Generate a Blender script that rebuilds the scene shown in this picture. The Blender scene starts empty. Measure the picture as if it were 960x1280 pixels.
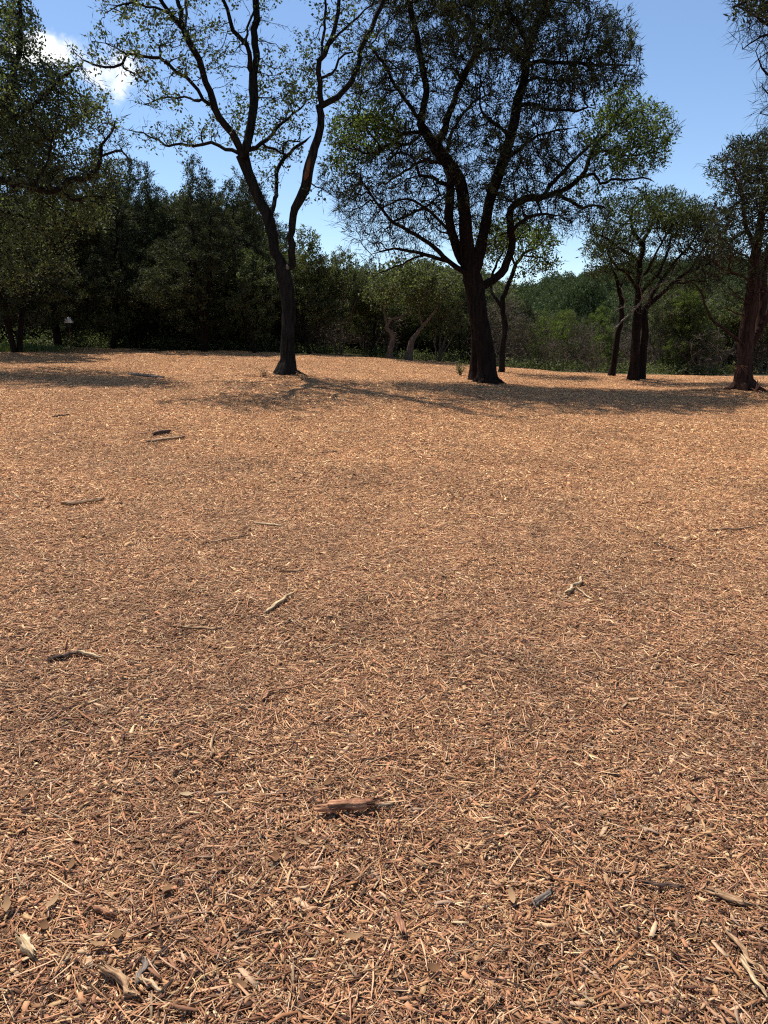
import bpy, math, random
import numpy as np
from mathutils import Vector, Matrix

random.seed(7)
RNG = np.random.default_rng(7)
R = math.radians
sc = bpy.context.scene
COL = sc.collection

# ------------------------------------------------------------------ camera
F, CX, CY, HOR = 949.0, 480.0, 640.0, 420.0        # focal length and horizon row in photo pixels
CAM = np.array([0.0, 0.0, 1.55])
PITCH = math.atan((CY - HOR) / F)
cam_d = bpy.data.cameras.new('camera')
cam = bpy.data.objects.new('camera', cam_d)
COL.objects.link(cam)
cam.location = CAM
cam.rotation_euler = (math.pi / 2 - PITCH, 0, 0)
cam_d.sensor_fit = 'VERTICAL'
cam_d.sensor_height = 36
cam_d.lens = 36 * F / 1280
cam_d.clip_start = 0.05
cam_d.clip_end = 5000
sc.camera = cam

# ------------------------------------------------------------------ sun and sky
SUN_EL, SUN_AZ = R(65), R(-40)                     # azimuth from +Y (view direction), negative = left
w = bpy.data.worlds.new('World')
sc.world = w
w.use_nodes = True
nt = w.node_tree
nt.nodes.clear()
out = nt.nodes.new('ShaderNodeOutputWorld')
bg = nt.nodes.new('ShaderNodeBackground')
sky = nt.nodes.new('ShaderNodeTexSky')
sky.sky_type = 'NISHITA'
sky.sun_disc = False
sky.sun_elevation = SUN_EL
sky.sun_rotation = SUN_AZ
sky.altitude = 900
sky.air_density = 1.0
sky.dust_density = 0.15
sky.ozone_density = 3.0
bg.inputs['Strength'].default_value = 0.114
# scattered fair-weather cumulus: soft lumps round a few directions, edges broken up by noise
tc = nt.nodes.new('ShaderNodeTexCoord')


def wn(kind, **kw):
    n = nt.nodes.new(kind)
    for k, v in kw.items():
        setattr(n, k, v)
    return n


def px_dir(px, py):
    u, v = (px - CX) / F, (CY - py) / F
    return np.array([u, math.cos(PITCH) + v * math.sin(PITCH), -math.sin(PITCH) + v * math.cos(PITCH)])


clouds = []
for (px, py, rx, ry) in ((112, 90, .064, .038), (66, 68, .055, .022)):
    d = px_dir(px, py)
    clouds.append((d / np.linalg.norm(d), rx, ry))
for az, el, rx, ry in ((-70, 30, .16, .06), (-110, 22, .2, .07), (80, 28, .13, .05), (140, 35, .2, .08), (200, 25, .2, .06), (55, 14, .1, .03)):
    clouds.append((np.array([math.sin(R(az)) * math.cos(R(el)), math.cos(R(az)) * math.cos(R(el)), math.sin(R(el))]), rx, ry))
nz = wn('ShaderNodeTexNoise')
nz.inputs['Scale'].default_value = 14
nz.inputs['Detail'].default_value = 8
nz.inputs['Roughness'].default_value = 0.6
nt.links.new(tc.outputs['Generated'], nz.inputs['Vector'])
acc = None
for d, rx, ry in clouds:
    sub = wn('ShaderNodeVectorMath', operation='SUBTRACT')
    nt.links.new(tc.outputs['Generated'], sub.inputs[0])
    sub.inputs[1].default_value = d
    mul = wn('ShaderNodeVectorMath', operation='MULTIPLY')
    nt.links.new(sub.outputs[0], mul.inputs[0])
    mul.inputs[1].default_value = (1 / rx, 1 / rx, 1 / ry)
    ln = wn('ShaderNodeVectorMath', operation='LENGTH')
    nt.links.new(mul.outputs[0], ln.inputs[0])
    inv = wn('ShaderNodeMath', operation='SUBTRACT')
    inv.inputs[0].default_value = 1.0
    nt.links.new(ln.outputs['Value'], inv.inputs[1])
    if acc is None:
        acc = inv
    else:
        mx = wn('ShaderNodeMath', operation='SMOOTH_MAX')
        mx.inputs[2].default_value = 0.3
        nt.links.new(acc.outputs[0], mx.inputs[0])
        nt.links.new(inv.outputs[0], mx.inputs[1])
        acc = mx
nsc = wn('ShaderNodeMath', operation='MULTIPLY_ADD')
nsc.inputs[1].default_value = 2.6
nsc.inputs[2].default_value = -1.45
nt.links.new(nz.outputs['Fac'], nsc.inputs[0])
add = wn('ShaderNodeMath', operation='ADD')
nt.links.new(acc.outputs[0], add.inputs[0])
nt.links.new(nsc.outputs[0], add.inputs[1])
mr = wn('ShaderNodeMapRange', interpolation_type='SMOOTHSTEP')
mr.inputs['From Min'].default_value = 0.0
mr.inputs['From Max'].default_value = 0.55
nt.links.new(add.outputs[0], mr.inputs['Value'])
mixc = wn('ShaderNodeMix', data_type='RGBA')
nt.links.new(mr.outputs['Result'], mixc.inputs['Factor'])
nt.links.new(sky.outputs[0], mixc.inputs['A'])
mixc.inputs['B'].default_value = (8.4, 8.5, 8.7, 1)
nt.links.new(mixc.outputs['Result'], bg.inputs['Color'])
nt.links.new(bg.outputs[0], out.inputs['Surface'])

sun_d = bpy.data.lights.new('sun', 'SUN')
sun_d.energy = 5.0
sun_d.angle = R(0.53)
sun_d.color = (1.0, 0.95, 0.88)
sun = bpy.data.objects.new('sun', sun_d)
COL.objects.link(sun)
S = Vector((math.sin(SUN_AZ) * math.cos(SUN_EL), math.cos(SUN_AZ) * math.cos(SUN_EL), math.sin(SUN_EL)))
sun.rotation_euler = S.to_track_quat('Z', 'Y').to_euler()
sun.location = (-20, 20, 30)

vs = sc.view_settings
vs.view_transform = 'Standard'
vs.look = 'None'
vs.exposure = 0.5
vs.gamma = 1.0
vs.use_curve_mapping = False
sc.render.engine = 'CYCLES'
sc.cycles.max_bounces = 6
sc.cycles.diffuse_bounces = 3
sc.cycles.glossy_bounces = 2
sc.cycles.transmission_bounces = 4
sc.cycles.use_denoising = False
sc.cycles.filter_width = 1.15
sc.cycles.sample_clamp_indirect = 6


# ------------------------------------------------------------------ helpers
def at(px, py, Y):
    """point of the place seen at photo pixel (px, py), Y metres ahead of the camera"""
    d = px_dir(px, py)
    return CAM + d * (Y / d[1])


def tag(o, label=None, cat=None, group=None, kind=None):
    if label:
        o['label'] = label
    if cat:
        o['category'] = cat
    if group:
        o['group'] = group
    if kind:
        o['kind'] = kind
    return o


def mesh_np(name, V, faces, mat=None, tint=None, smooth=False):
    """mesh from arrays; faces: list of (M,k) index arrays"""
    me = bpy.data.meshes.new(name)
    V = np.asarray(V, dtype=np.float32)
    me.vertices.add(len(V))
    me.vertices.foreach_set('co', V.ravel())
    loops, starts, tot = [], [], 0
    for Fa in faces:
        Fa = np.asarray(Fa, dtype=np.int32)
        if len(Fa) == 0:
            continue
        k = Fa.shape[1]
        loops.append(Fa.ravel())
        starts.append(tot + np.arange(len(Fa), dtype=np.int32) * k)
        tot += Fa.size
    loops = np.concatenate(loops)
    starts = np.concatenate(starts)
    me.loops.add(len(loops))
    me.loops.foreach_set('vertex_index', loops)
    me.polygons.add(len(starts))
    me.polygons.foreach_set('loop_start', starts)
    if tint is not None:
        tint = np.asarray(tint, dtype=np.float32)
        if tint.ndim == 1:
            a = me.attributes.new('tint', 'FLOAT', 'POINT')
            a.data.foreach_set('value', tint)
        else:
            a = me.attributes.new('tint', 'FLOAT_COLOR', 'POINT')
            a.data.foreach_set('color', np.c_[tint, np.ones(len(tint))].astype(np.float32).ravel())
    me.update(calc_edges=True)
    if smooth:
        me.polygons.foreach_set('use_smooth', np.ones(len(starts), dtype=bool))
    if mat:
        me.materials.append(mat)
    return me


def obj(name, me, parent=None, loc=(0, 0, 0)):
    o = bpy.data.objects.new(name, me)
    COL.objects.link(o)
    o.location = loc
    if parent is not None:
        o.parent = parent
    return o


def hash2(ix, iy, seed):
    h = (ix.astype(np.int64) * 374761393 + iy.astype(np.int64) * 668265263 + seed * 982451653) & 0xffffffff
    h = ((h ^ (h >> 13)) * 1274126177) & 0xffffffff
    return ((h ^ (h >> 16)) & 0xffff) / 65535.0


def vnoise(x, y, seed=0):
    x = np.asarray(x, float)
    y = np.asarray(y, float)
    ix, iy = np.floor(x), np.floor(y)
    fx, fy = x - ix, y - iy
    fx, fy = fx * fx * (3 - 2 * fx), fy * fy * (3 - 2 * fy)
    a, b = hash2(ix, iy, seed), hash2(ix + 1, iy, seed)
    c, d = hash2(ix, iy + 1, seed), hash2(ix + 1, iy + 1, seed)
    return (a + (b - a) * fx) * (1 - fy) + (c + (d - c) * fx) * fy - 0.5


# ------------------------------------------------------------------ materials
class N:
    """small node-graph builder"""

    def __init__(self, name):
        self.m = bpy.data.materials.new(name)
        self.m.use_nodes = True
        self.t = self.m.node_tree
        self.t.nodes.clear()
        self.out = self.t.nodes.new('ShaderNodeOutputMaterial')

    def n(self, kind, ins=None, **kw):
        nd = self.t.nodes.new(kind)
        for k, v in kw.items():
            setattr(nd, k, v)
        for k, v in (ins or {}).items():
            s = nd.inputs[k]
            if isinstance(v, bpy.types.NodeSocket):
                self.t.links.new(v, s)
            else:
                s.default_value = v
        return nd

    def ramp(self, fac, stops):
        r = self.n('ShaderNodeValToRGB', {'Fac': fac})
        e = r.color_ramp.elements
        while len(e) > 1:
            e.remove(e[-1])
        e[0].position, e[0].color = stops[0][0], (*stops[0][1], 1)
        for p, c in stops[1:]:
            k = e.new(p)
            k.color = (*c, 1)
        return r.outputs['Color']

    def mix(self, f, a, b, blend='MIX'):
        m = self.n('ShaderNodeMix', {'Factor': f}, data_type='RGBA', blend_type=blend)
        for k, v in (('A', a), ('B', b)):
            s = [i for i in m.inputs if i.name == k and i.type == 'RGBA'][0]
            if isinstance(v, bpy.types.NodeSocket):
                self.t.links.new(v, s)
            else:
                s.default_value = (*v, 1) if len(v) == 3 else v
        return [o for o in m.outputs if o.type == 'RGBA'][0]

    def noise(self, scale, detail=4, vec=None, rough=0.55, dist=0.0):
        ins = {'Scale': scale, 'Detail': detail, 'Roughness': rough, 'Distortion': dist}
        if vec is not None:
            ins['Vector'] = vec
        return self.n('ShaderNodeTexNoise', ins).outputs['Fac']

    def surf(self, s):
        self.t.links.new(s, self.out.inputs['Surface'])
        return self.m


def mat_leaf(name, stops, trans=0.3, rough=0.45, spec=0.4, tcol=(1.3, 1.5, 0.7)):
    g = N(name)
    t = g.n('ShaderNodeAttribute', attribute_name='tint').outputs['Fac']
    c = g.ramp(t, stops)
    p = g.n('ShaderNodeBsdfPrincipled', {'Base Color': c, 'Roughness': rough, 'Specular IOR Level': spec})
    tr = g.n('ShaderNodeBsdfTranslucent', {'Color': g.mix(1.0, c, tcol, 'MULTIPLY')})
    mx = g.n('ShaderNodeMixShader', {0: trans, 1: p.outputs[0], 2: tr.outputs[0]})
    return g.surf(mx.outputs[0])


def mat_bark(name, dark, light, scale=7.0, stretch=0.18):
    g = N(name)
    co = g.n('ShaderNodeNewGeometry').outputs['Position']
    mp = g.n('ShaderNodeMapping', {'Vector': co, 'Scale': (1, 1, stretch)}).outputs[0]
    n1 = g.noise(scale * 3, 6, mp, 0.65, 0.4)
    n2 = g.noise(1.3, 3, co)
    c = g.ramp(n1, [(0.32, dark), (0.52, tuple((a + b) / 2 for a, b in zip(dark, light))), (0.7, light)])
    c = g.mix(g.n('ShaderNodeMath', {0: n2, 1: 0.5}, operation='MULTIPLY').outputs[0], c, dark)
    b = g.n('ShaderNodeBump', {'Strength': 0.9, 'Distance': 0.03, 'Height': n1}).outputs[0]
    p = g.n('ShaderNodeBsdfPrincipled', {'Base Color': c, 'Roughness': 0.95, 'Specular IOR Level': 0.06, 'Normal': b})
    return g.surf(p.outputs[0])


def mulch_patch(g, c):
    """damp and weathered patches in the mulch, tens of centimetres to metres across"""
    co = g.n('ShaderNodeNewGeometry').outputs['Position']
    a = g.noise(0.55, 5, co, 0.6)
    b = g.noise(2.3, 4, co, 0.6)
    f1 = g.n('ShaderNodeMapRange', {'Value': a, 'From Min': 0.34, 'From Max': 0.50, 'To Min': 0.92, 'To Max': 1.02}).outputs[0]
    f2 = g.n('ShaderNodeMapRange', {'Value': b, 'From Min': 0.33, 'From Max': 0.45, 'To Min': 0.88, 'To Max': 1.02}).outputs[0]
    f = g.n('ShaderNodeMath', {0: f1, 1: f2}, operation='MULTIPLY').outputs[0]
    cc = g.n('ShaderNodeCombineColor', {0: f, 1: f, 2: f}).outputs[0]
    # tint along Y: darker and redder near, paler and more tan towards the trees
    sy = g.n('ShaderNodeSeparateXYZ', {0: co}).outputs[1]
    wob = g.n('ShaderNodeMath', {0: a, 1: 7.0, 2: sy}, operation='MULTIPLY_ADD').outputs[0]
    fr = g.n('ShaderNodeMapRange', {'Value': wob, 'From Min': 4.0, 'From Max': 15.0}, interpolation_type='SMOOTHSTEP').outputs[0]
    y_tint = g.mix(fr, (.84, .72, .64), (1.42, 1.20, .92))
    return g.mix(1.0, g.mix(1.0, c, cc, 'MULTIPLY'), y_tint, 'MULTIPLY')


def mat_chip(name):
    g = N(name)
    t = g.n('ShaderNodeAttribute', attribute_name='tint').outputs['Color']
    rnd = g.n('ShaderNodeObjectInfo').outputs['Random']
    h = g.n('ShaderNodeHueSaturation', {'Hue': 0.5, 'Saturation': 1.0, 'Color': t,
            'Value': g.n('ShaderNodeMapRange', {'Value': rnd, 'To Min': 0.85, 'To Max': 1.12}).outputs[0]}).outputs[0]
    gr = g.noise(160, 3)
    grf = g.n('ShaderNodeMapRange', {'Value': gr, 'From Min': 0.3, 'From Max': 0.7, 'To Min': 0.82, 'To Max': 1.12}).outputs[0]
    c = g.mix(1.0, h, g.n('ShaderNodeCombineColor', {0: grf, 1: grf, 2: grf}).outputs[0], 'MULTIPLY')
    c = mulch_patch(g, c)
    p = g.n('ShaderNodeBsdfPrincipled', {'Base Color': c, 'Roughness': 0.7, 'Specular IOR Level': 0.25})
    return g.surf(p.outputs[0])


def mat_wood(name, dark, light, scale=30):
    g = N(name)
    co = g.n('ShaderNodeTexCoord').outputs['Object']
    mp = g.n('ShaderNodeMapping', {'Vector': co, 'Scale': (0.12, 1, 1)}).outputs[0]
    n1 = g.noise(scale * 4, 6, mp, 0.65, 0.5)
    c = g.ramp(n1, [(0.36, tuple(x * .45 for x in dark)), (0.46, dark), (0.62, light)])
    b = g.n('ShaderNodeBump', {'Strength': 0.6, 'Distance': 0.004, 'Height': n1}).outputs[0]
    p = g.n('ShaderNodeBsdfPrincipled', {'Base Color': c, 'Roughness': 0.75, 'Specular IOR Level': 0.2, 'Normal': b})
    return g.surf(p.outputs[0])


M = {}
M['oak_leaf'] = mat_leaf('oak_leaf', [(0, (0.036, 0.042, 0.020)), (0.6, (0.078, 0.092, 0.038)), (1, (0.15, 0.165, 0.068))], 0.34, 0.6, 0.2)
M['live_oak_leaf'] = mat_leaf('live_oak_leaf', [(0, (0.032, 0.037, 0.018)), (0.6, (0.086, 0.094, 0.044)), (1, (0.19, 0.195, 0.095))], 0.42, 0.6, 0.2)
M['juniper_leaf'] = mat_leaf('juniper_leaf', [(0, (0.018, 0.020, 0.011)), (0.55, (0.046, 0.051, 0.025)), (1, (0.11, 0.115, 0.055))], 0.2, 0.7, 0.12)
M['bright_leaf'] = mat_leaf('bright_leaf', [(0, (0.030, 0.040, 0.014)), (0.6, (0.090, 0.11, 0.034)), (1, (0.18, 0.20, 0.06))], 0.5, 0.65, 0.15)
M['mid_leaf'] = mat_leaf('mid_leaf', [(0, (0.022, 0.028, 0.012)), (0.55, (0.050, 0.062, 0.023)), (1, (0.11, 0.125, 0.042))], 0.34, 0.65, 0.15)
M['far_leaf'] = mat_leaf('far_leaf', [(0, (0.032, 0.044, 0.020)), (0.6, (0.062, 0.08, 0.034)), (1, (0.105, 0.125, 0.052))], 0.2, 0.7, 0.15)
M['grass'] = mat_leaf('grass', [(0, (0.05, 0.07, 0.02)), (0.6, (0.085, 0.11, 0.03)), (1, (0.20, 0.18, 0.085))], 0.35, 0.5, 0.3)
M['dry_leaf'] = mat_leaf('dry_leaf', [(0, (0.17, 0.09, 0.045)), (0.5, (0.34, 0.21, 0.11)), (1, (0.50, 0.37, 0.22))], 0.15, 0.85, 0.05, (1.1, 1, 0.8))
M['dead_frond'] = mat_leaf('dead_frond', [(0, (0.10, 0.035, 0.022)), (0.5, (0.24, 0.10, 0.06)), (1, (0.42, 0.27, 0.18))], 0.15, 0.5, 0.3, (1.2, 1, 0.8))
M['oak_bark'] = mat_bark('oak_bark', (0.005, 0.0042, 0.0036), (0.038, 0.031, 0.026))
M['juniper_bark'] = mat_bark('juniper_bark', (0.006, 0.004, 0.0034), (0.042, 0.025, 0.019), 8, 0.1)
M['red_bark'] = mat_bark('red_bark', (0.016, 0.008, 0.006), (0.11, 0.055, 0.038), 8, 0.1)
M['grey_bark'] = mat_bark('grey_bark', (0.06, 0.045, 0.036), (0.20, 0.15, 0.115))
M['dead_wood'] = mat_bark('dead_wood', (0.09, 0.075, 0.06), (0.26, 0.21, 0.17), 10)
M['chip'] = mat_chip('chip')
M['pale_wood'] = mat_wood('pale_wood', (0.25, 0.14, 0.072), (0.52, 0.33, 0.18))
M['straw_wood'] = mat_wood('straw_wood', (0.36, 0.24, 0.125), (0.64, 0.48, 0.29))
M['red_wood'] = mat_wood('red_wood', (0.20, 0.085, 0.045), (0.52, 0.27, 0.145))
M['dark_stick'] = mat_wood('dark_stick', (0.045, 0.026, 0.018), (0.17, 0.10, 0.066))
M['grey_stick'] = mat_wood('grey_stick', (0.12, 0.09, 0.07), (0.30, 0.235, 0.18))


def mat_bed():
    g = N('mulch_base')
    co = g.n('ShaderNodeNewGeometry').outputs['Position']
    a = g.noise(90, 5, g.n('ShaderNodeMapping', {'Vector': co, 'Scale': (1, 0.25, 1), 'Rotation': (0, 0, 0.5)}).outputs[0], 0.7, 1.5)
    b = g.noise(110, 5, g.n('ShaderNodeMapping', {'Vector': co, 'Scale': (0.25, 1, 1), 'Rotation': (0, 0, 0.3)}).outputs[0], 0.7, 1.5)
    n = g.n('ShaderNodeMath', {0: a, 1: b}, operation='MAXIMUM').outputs[0]
    c = g.ramp(n, [(0.42, (0.06, 0.028, 0.015)), (0.58, (0.22, 0.11, 0.053)), (0.72, (0.42, 0.24, 0.12))])
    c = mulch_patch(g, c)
    bp = g.n('ShaderNodeBump', {'Strength': 1.0, 'Distance': 0.015, 'Height': n}).outputs[0]
    p = g.n('ShaderNodeBsdfPrincipled', {'Base Color': c, 'Roughness': 0.9, 'Specular IOR Level': 0.1, 'Normal': bp})
    return g.surf(p.outputs[0])


def mat_terrain():
    g = N('forest_floor')
    co = g.n('ShaderNodeNewGeometry').outputs['Position']
    n1 = g.noise(14, 7, co, 0.7)
    n2 = g.noise(0.35, 5, co, 0.6)
    litter = g.ramp(n1, [(0.3, (0.035, 0.022, 0.014)), (0.5, (0.095, 0.062, 0.04)), (0.68, (0.19, 0.135, 0.09))])
    grass = g.ramp(n1, [(0.3, (0.03, 0.042, 0.013)), (0.55, (0.085, 0.11, 0.03)), (0.7, (0.16, 0.16, 0.06))])
    f = g.n('ShaderNodeMapRange', {'Value': n2, 'From Min': 0.48, 'From Max': 0.58}).outputs[0]
    c = g.mix(f, litter, grass)
    bp = g.n('ShaderNodeBump', {'Strength': 0.8, 'Distance': 0.05, 'Height': n1}).outputs[0]
    p = g.n('ShaderNodeBsdfPrincipled', {'Base Color': c, 'Roughness': 0.95, 'Specular IOR Level': 0.1, 'Normal': bp})
    return g.surf(p.outputs[0])


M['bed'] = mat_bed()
M['terrain'] = mat_terrain()


def mat_plain(name, col, rough=0.6):
    g = N(name)
    n = g.noise(20, 4)
    c = g.mix(n, tuple(x * 0.85 for x in col), col)
    return g.surf(g.n('ShaderNodeBsdfPrincipled', {'Base Color': c, 'Roughness': rough}).outputs[0])


M['white_paint'] = mat_plain('white_paint', (0.8, 0.8, 0.79), 0.5)
M['dark_paint'] = mat_plain('dark_paint', (0.02, 0.018, 0.016), 0.7)

# ------------------------------------------------------------------ ground shape
CTRL = [(357, 472, 16), (605, 482, 18), (795, 478, 22), (928, 492, 17), (190, 470, 17.5), (20, 462, 19),
        (764, 472, 23.5), (100, 437.5, 27), (250, 440, 27.5), (400, 444, 28), (520, 451, 28), (640, 461, 28), (800, 470, 27.5), (930, 470, 27),
        (100, 435, 38), (400, 440, 40), (640, 455, 42), (800, 463, 42), (950, 462, 42), (100, 433, 70), (640, 446, 72), (950, 452, 72),
        (480, 560, 9.6), (120, 555, 9.6), (850, 570, 9.6)]
cp = [at(*c) for c in CTRL]
cp += [np.array(p, float) for p in ((0, 0, 0), (0, 3.5, 0.0), (-6, 2, .12), (6, 2, -.06), (0, -8, -.1), (-14, -2, .2), (14, -2, -.15),
                                    (-16, 14, 1.0), (18, 14, .05), (-28, 30, 1.4), (28, 30, -.1), (-45, 70, 1.2), (50, 70, -.9))]
cp = np.array(cp)
cp[22:25, 2] = [0.20, 0.30, 0.10]      # the open middle of the clearing rises gently


def tps_k(r2):
    return np.where(r2 > 0, r2 * np.log(np.maximum(r2, 1e-12)), 0)


_n = len(cp)
_A = np.zeros((_n + 3, _n + 3))
_d2 = ((cp[:, None, :2] - cp[None, :, :2]) ** 2).sum(-1) / 100
_A[:_n, :_n] = tps_k(_d2) + np.eye(_n) * 1e-4
_A[:_n, _n] = 1
_A[:_n, _n + 1:] = cp[:, :2] / 10
_A[_n:, :_n] = _A[:_n, _n:].T
_W = np.linalg.solve(_A, np.r_[cp[:, 2], 0, 0, 0])


MOUNDS = []
for px_, py_, Y_, mh_, mr_ in ((357, 472, 16, .05, .55), (607, 482, 18.1, .07, .8), (795, 478, 22.2, .05, .7), (929, 492, 17, .06, .7), (764, 473, 23.5, .04, .5)):
    q_ = at(px_, py_, Y_)
    MOUNDS.append((q_[0], q_[1], mh_, mr_))


def G(x, y):
    """height of the ground surface"""
    x = np.asarray(x, float)
    y = np.asarray(y, float)
    sh = x.shape
    x, y = np.atleast_1d(x).ravel(), np.atleast_1d(y).ravel()
    z = np.empty(len(x))
    for i in range(0, len(x), 40000):
        xs, ys = x[i:i + 40000], y[i:i + 40000]
        d2 = ((xs[:, None] - cp[None, :, 0]) ** 2 + (ys[:, None] - cp[None, :, 1]) ** 2) / 100
        z[i:i + 40000] = tps_k(d2) @ _W[:_n] + _W[_n] + _W[_n + 1] * xs / 10 + _W[_n + 2] * ys / 10
    for mx, my, mh, mr in MOUNDS:
        z += mh * np.exp(-((x - mx) ** 2 + (y - my) ** 2) / mr ** 2)
    r = np.hypot(x, y)
    f = np.clip((r - 55) / 50, 0, 1)
    f = f * f * (3 - 2 * f)
    z = np.clip(z, -1.5, 2.2) * (1 - f) + f * (-1.2)
    z += 0.030 * vnoise(x * 0.8, y * 0.8, 3) + 0.022 * vnoise(x * 2.6, y * 2.6, 5) + 0.014 * vnoise(x * 7, y * 7, 9) * (r < 14)
    return z.reshape(sh)


def Gs(x, y):
    return float(G(np.array([x]), np.array([y]))[0])


def ground_px(px, py):
    """where the line of sight through a photo pixel meets the ground"""
    d = px_dir(px, py)
    t = 1.0
    for _ in range(4000):
        p = CAM + d * t
        if p[2] < Gs(p[0], p[1]):
            break
        t += 0.01 if t < 6 else 0.04
    return p


BED = 0.06


def bed_edge(x):
    x = np.asarray(x, float)
    e = 28.0 - 0.9 * np.clip((x + 9) / -6, 0, 1) + 1.6 * vnoise(x * 0.35, x * 0 + 2, 21) + 1.3 * vnoise(x * 1.1, x * 0 + 7, 22) - 0.008 * x * x
    return e


# terrain: one sheet to the horizon
ang = np.linspace(0, 2 * math.pi, 241)[:-1]
rad = np.r_[0.0, np.geomspace(0.6, 60, 90), np.geomspace(66, 1800, 30)]
TH, RR = np.meshgrid(ang, rad)
tx, ty = RR * np.sin(TH), RR * np.cos(TH)
tz = G(tx.ravel(), ty.ravel()).reshape(tx.shape) - np.where((ty < bed_edge(tx)) & (ty > -3) & (np.abs(tx) < 24), BED + 0.06, 0.0)
i, j = np.meshgrid(np.arange(len(rad) - 1), np.arange(240), indexing='ij')
j2 = (j + 1) % 240
fq = np.stack([i * 240 + j, (i + 1) * 240 + j, (i + 1) * 240 + j2, i * 240 + j2], -1).reshape(-1, 4)
terrain = obj('terrain', mesh_np('terrain', np.stack([tx, ty, tz], -1).reshape(-1, 3), [fq[:, ::-1]], M['terrain'], smooth=True))
tag(terrain, 'leaf-littered forest floor with grass patches around the mulch clearing', kind='structure')

# mulch bed: the spread of shredded wood
ys = np.r_[np.linspace(-3, 0.4, 12)[:-1], 0.4 * (29.5 / 0.4) ** np.linspace(0, 1, 230)]
us = np.linspace(-1, 1, 221)
UU, YY = np.meshgrid(us, ys)
bx = UU * np.clip(4.0 + 0.95 * np.maximum(YY, 0), 0, 24)
ee = bed_edge(bx)
bz = G(bx.ravel(), YY.ravel()).reshape(bx.shape)
sink = np.clip((YY - ee + 0.8) / 0.8, 0, 3)
bz = bz - 0.028 - sink ** 2 * (BED + 0.02)
i, j = np.meshgrid(np.arange(len(ys) - 1), np.arange(len(us) - 1), indexing='ij')
nu = len(us)
fq = np.stack([i * nu + j, i * nu + j + 1, (i + 1) * nu + j + 1, (i + 1) * nu + j], -1).reshape(-1, 4)
bed = obj('mulch_bed', mesh_np('mulch_bed', np.stack([bx, YY, bz], -1).reshape(-1, 3), [fq], M['bed'], smooth=True))
tag(bed, 'wide clearing covered in shredded reddish brown wood mulch', kind='structure')

# ------------------------------------------------------------------ mulch chips
CHIP_COLS = np.array([(0.54, 0.345, 0.195), (0.44, 0.26, 0.14), (0.33, 0.18, 0.098), (0.23, 0.118, 0.064), (0.12, 0.062, 0.038),
                      (0.72, 0.53, 0.34), (0.48, 0.265, 0.15), (0.05, 0.03, 0.02), (0.40, 0.31, 0.22)])
CHIP_P = np.array([.16, .17, .14, .13, .11, .14, .06, .05, .04])


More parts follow.
